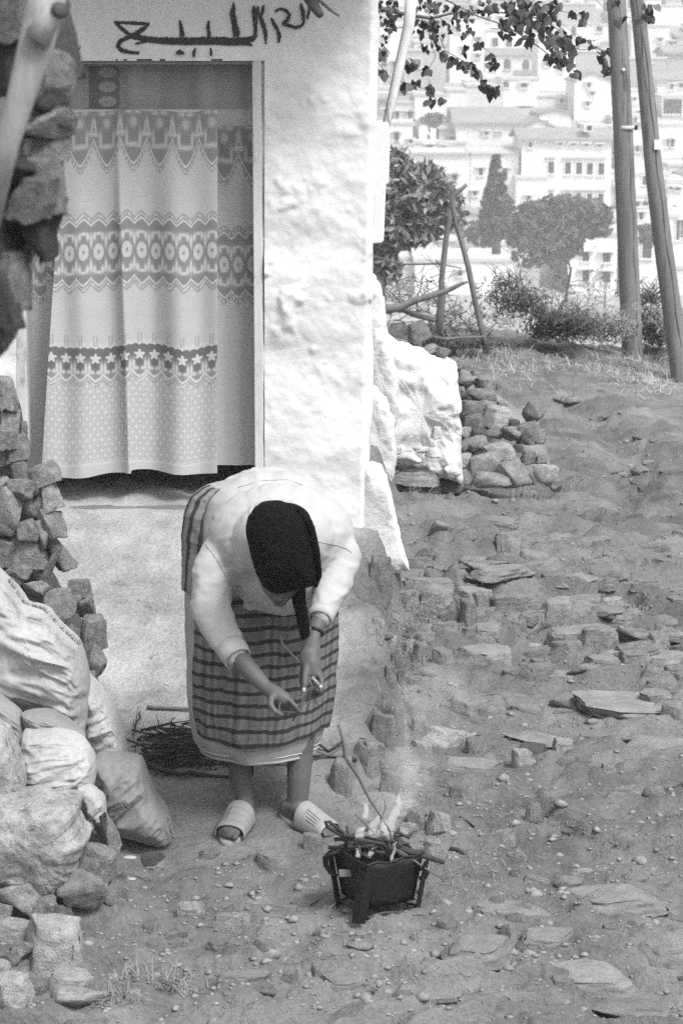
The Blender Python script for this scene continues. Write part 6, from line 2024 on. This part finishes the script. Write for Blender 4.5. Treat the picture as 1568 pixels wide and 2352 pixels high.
for (l, r_, lb) in [([(1000, 915), (1040, 922), (1078, 938)], .007, 'dark stub of wood on the ground right of the brazier'), ([(850, 880), (910, 884), (972, 878)], .004, 'dark twig on the ground behind the brazier'), ([(1060, 778), (1100, 770), (1150, 756)], .004, 'dark twig on the path right of the brazier')]:
    P = [at(*z5(x, y), gpix(*z5(x, y + 10))) for x, y in l]
    P = [Vector((p.x, p.y, gz(p.x, p.y) + r_)) for p in P]
    tag(MB().tube(P, r_, 7).build('stick', M_fire), lb, 'stick')
# flames
fm = bpy.data.materials.new('flame'); fm.use_nodes = True
t = fm.node_tree; t.nodes.clear()
ou = t.nodes.new('ShaderNodeOutputMaterial'); em = t.nodes.new('ShaderNodeEmission'); tr = t.nodes.new('ShaderNodeBsdfTransparent'); mx = t.nodes.new('ShaderNodeMixShader')
lw = t.nodes.new('ShaderNodeLayerWeight'); lw.inputs[0].default_value = .35
nz = t.nodes.new('ShaderNodeTexNoise'); nz.inputs['Scale'].default_value = 45
m1 = t.nodes.new('ShaderNodeMath'); m1.operation = 'SUBTRACT'; m1.inputs[0].default_value = .95
m2 = t.nodes.new('ShaderNodeMath'); m2.operation = 'MULTIPLY'; m2.use_clamp = True
m3 = t.nodes.new('ShaderNodeMath'); m3.operation = 'MULTIPLY'; m3.inputs[1].default_value = .6
t.links.new(lw.outputs['Facing'], m1.inputs[1]); t.links.new(m1.outputs[0], m2.inputs[0]); t.links.new(nz.outputs[0], m3.inputs[0]); t.links.new(m3.outputs[0], m2.inputs[1])
em.inputs[0].default_value = (1, 1, 1, 1); em.inputs[1].default_value = .65
t.links.new(m2.outputs[0], mx.inputs[0]); t.links.new(tr.outputs[0], mx.inputs[1]); t.links.new(em.outputs[0], mx.inputs[2]); t.links.new(mx.outputs[0], ou.inputs[0])
fl = thing('fire', 'pale flames licking up through the sticks in the brazier', 'fire', ctr + Vector((0, 0, .17)))
for (l, rs, Yo) in [([(440, 850), (450, 800), (480, 775)], [.016, .014, .003], 0), ([(540, 840), (530, 770), (555, 735), (580, 690)], [.02, .017, .010, .002], .02), ([(620, 900), (625, 790), (660, 700), (690, 620), (694, 560)], [.018, .017, .014, .009, .001], .03),
                    ([(500, 960), (520, 930), (540, 900)], [.006, .009, .003], -.05), ([(435, 960), (440, 935), (430, 905)], [.009, .008, .002], -.06), ([(640, 1020), (648, 950), (660, 900), (670, 860)], [.004, .006, .006, .001], -.07), ([(480, 720), (490, 650), (470, 620)], [.010, .008, .001], .03), ([(590, 800), (600, 760), (590, 720)], [.012, .012, .002], .0)]:
    Pf = hz5(l, YT + Yo); Pn, Rn = [], []
    for i in range(15):
        f_ = i / 14 * (len(Pf) - 1); k = min(int(f_), len(Pf) - 2); g_ = f_ - k
        Pn.append(Pf[k].lerp(Pf[k + 1], g_) + Vector((.004 * math.sin(i * .9 + Yo * 60 + l[0][0]), .004 * math.sin(i * 1.3), 0)) * (i / 14))
        Rn.append((rs[k] + (rs[k + 1] - rs[k]) * g_) * (.95 + .12 * math.sin(i * 1.7 + l[0][1])))
    mb = MB().tube(Pn, Rn, 12); o = mb.build('flame', fm, fl)
    ss = o.modifiers.new('s', 'SUBSURF'); ss.levels = 1; ss.render_levels = 1
# smoke
sm = bpy.data.materials.new('smoke'); sm.use_nodes = True
t = sm.node_tree; t.nodes.clear()
ou = t.nodes.new('ShaderNodeOutputMaterial'); pv = t.nodes.new('ShaderNodeVolumePrincipled')
tc = t.nodes.new('ShaderNodeTexCoord'); mp = t.nodes.new('ShaderNodeMapping'); mp.inputs['Scale'].default_value = (7, 7, 3.2); mp.inputs['Rotation'].default_value = (0, .4, 0)
nz = t.nodes.new('ShaderNodeTexNoise'); nz.inputs['Scale'].default_value = 1.; nz.inputs['Detail'].default_value = 3; nz.inputs['Distortion'].default_value = 1.2
mr = t.nodes.new('ShaderNodeMapRange'); mr.inputs[1].default_value = .46; mr.inputs[2].default_value = .74; mr.inputs[3].default_value = 0; mr.inputs[4].default_value = 16
t.links.new(tc.outputs['Object'], mp.inputs[0]); t.links.new(mp.outputs[0], nz.inputs[0]); t.links.new(nz.outputs[0], mr.inputs[0])
# thins out away from the leaning line along which it rises
sA, sB = at(890, 1900, YT + .05), at(1000, 1600, YT + .05)
sx = t.nodes.new('ShaderNodeSeparateXYZ'); t.links.new(tc.outputs['Object'], sx.inputs[0])
def mth(op, a, b=None, c=None):
    n = t.nodes.new('ShaderNodeMath'); n.operation = op
    for i, q in enumerate((a, b, c)):
        if q is None: continue
        if hasattr(q, 'links'): t.links.new(q, n.inputs[i])
        else: n.inputs[i].default_value = q
    return n.outputs[0]
k_ = (sB.x - sA.x) / (sB.z - sA.z)
ln_ = mth('MULTIPLY_ADD', sx.outputs[2], k_, sA.x - k_ * sA.z)
rd_ = mth('MULTIPLY_ADD', sx.outputs[2], .24, .035 - .24 * sA.z)
dd = mth('DIVIDE', mth('SUBTRACT', sx.outputs[0], ln_), rd_)
fo = mth('SUBTRACT', 1.0, mth('MULTIPLY', dd, dd)); fo = mth('MAXIMUM', fo, 0.0)
tp = mth('SUBTRACT', sB.z + .12, sx.outputs[2]); tp = mth('MULTIPLY', tp, 4.0); tp = mth('MINIMUM', mth('MAXIMUM', tp, 0.0), 1.0)
t.links.new(mth('MULTIPLY', mth('MULTIPLY', mr.outputs[0], fo), tp), pv.inputs['Density'])
pv.inputs['Color'].default_value = (.97, .97, .97, 1)
t.links.new(pv.outputs[0], ou.inputs['Volume'])
mb = MB()
for (x, y, r_) in [(890, 1900, .05), (920, 1840, .08), (950, 1770, .1), (980, 1700, .13), (1000, 1630, .15), (990, 1560, .14)]:
    E(mb, x, y, YT + .05, r_, r_ * .7, r_ * 1.05)
V, Fc, N = fuse(mb, .02, 6, .6)
o = obj('smoke', V, Fc, sm, None); tag(o, kind='stuff')
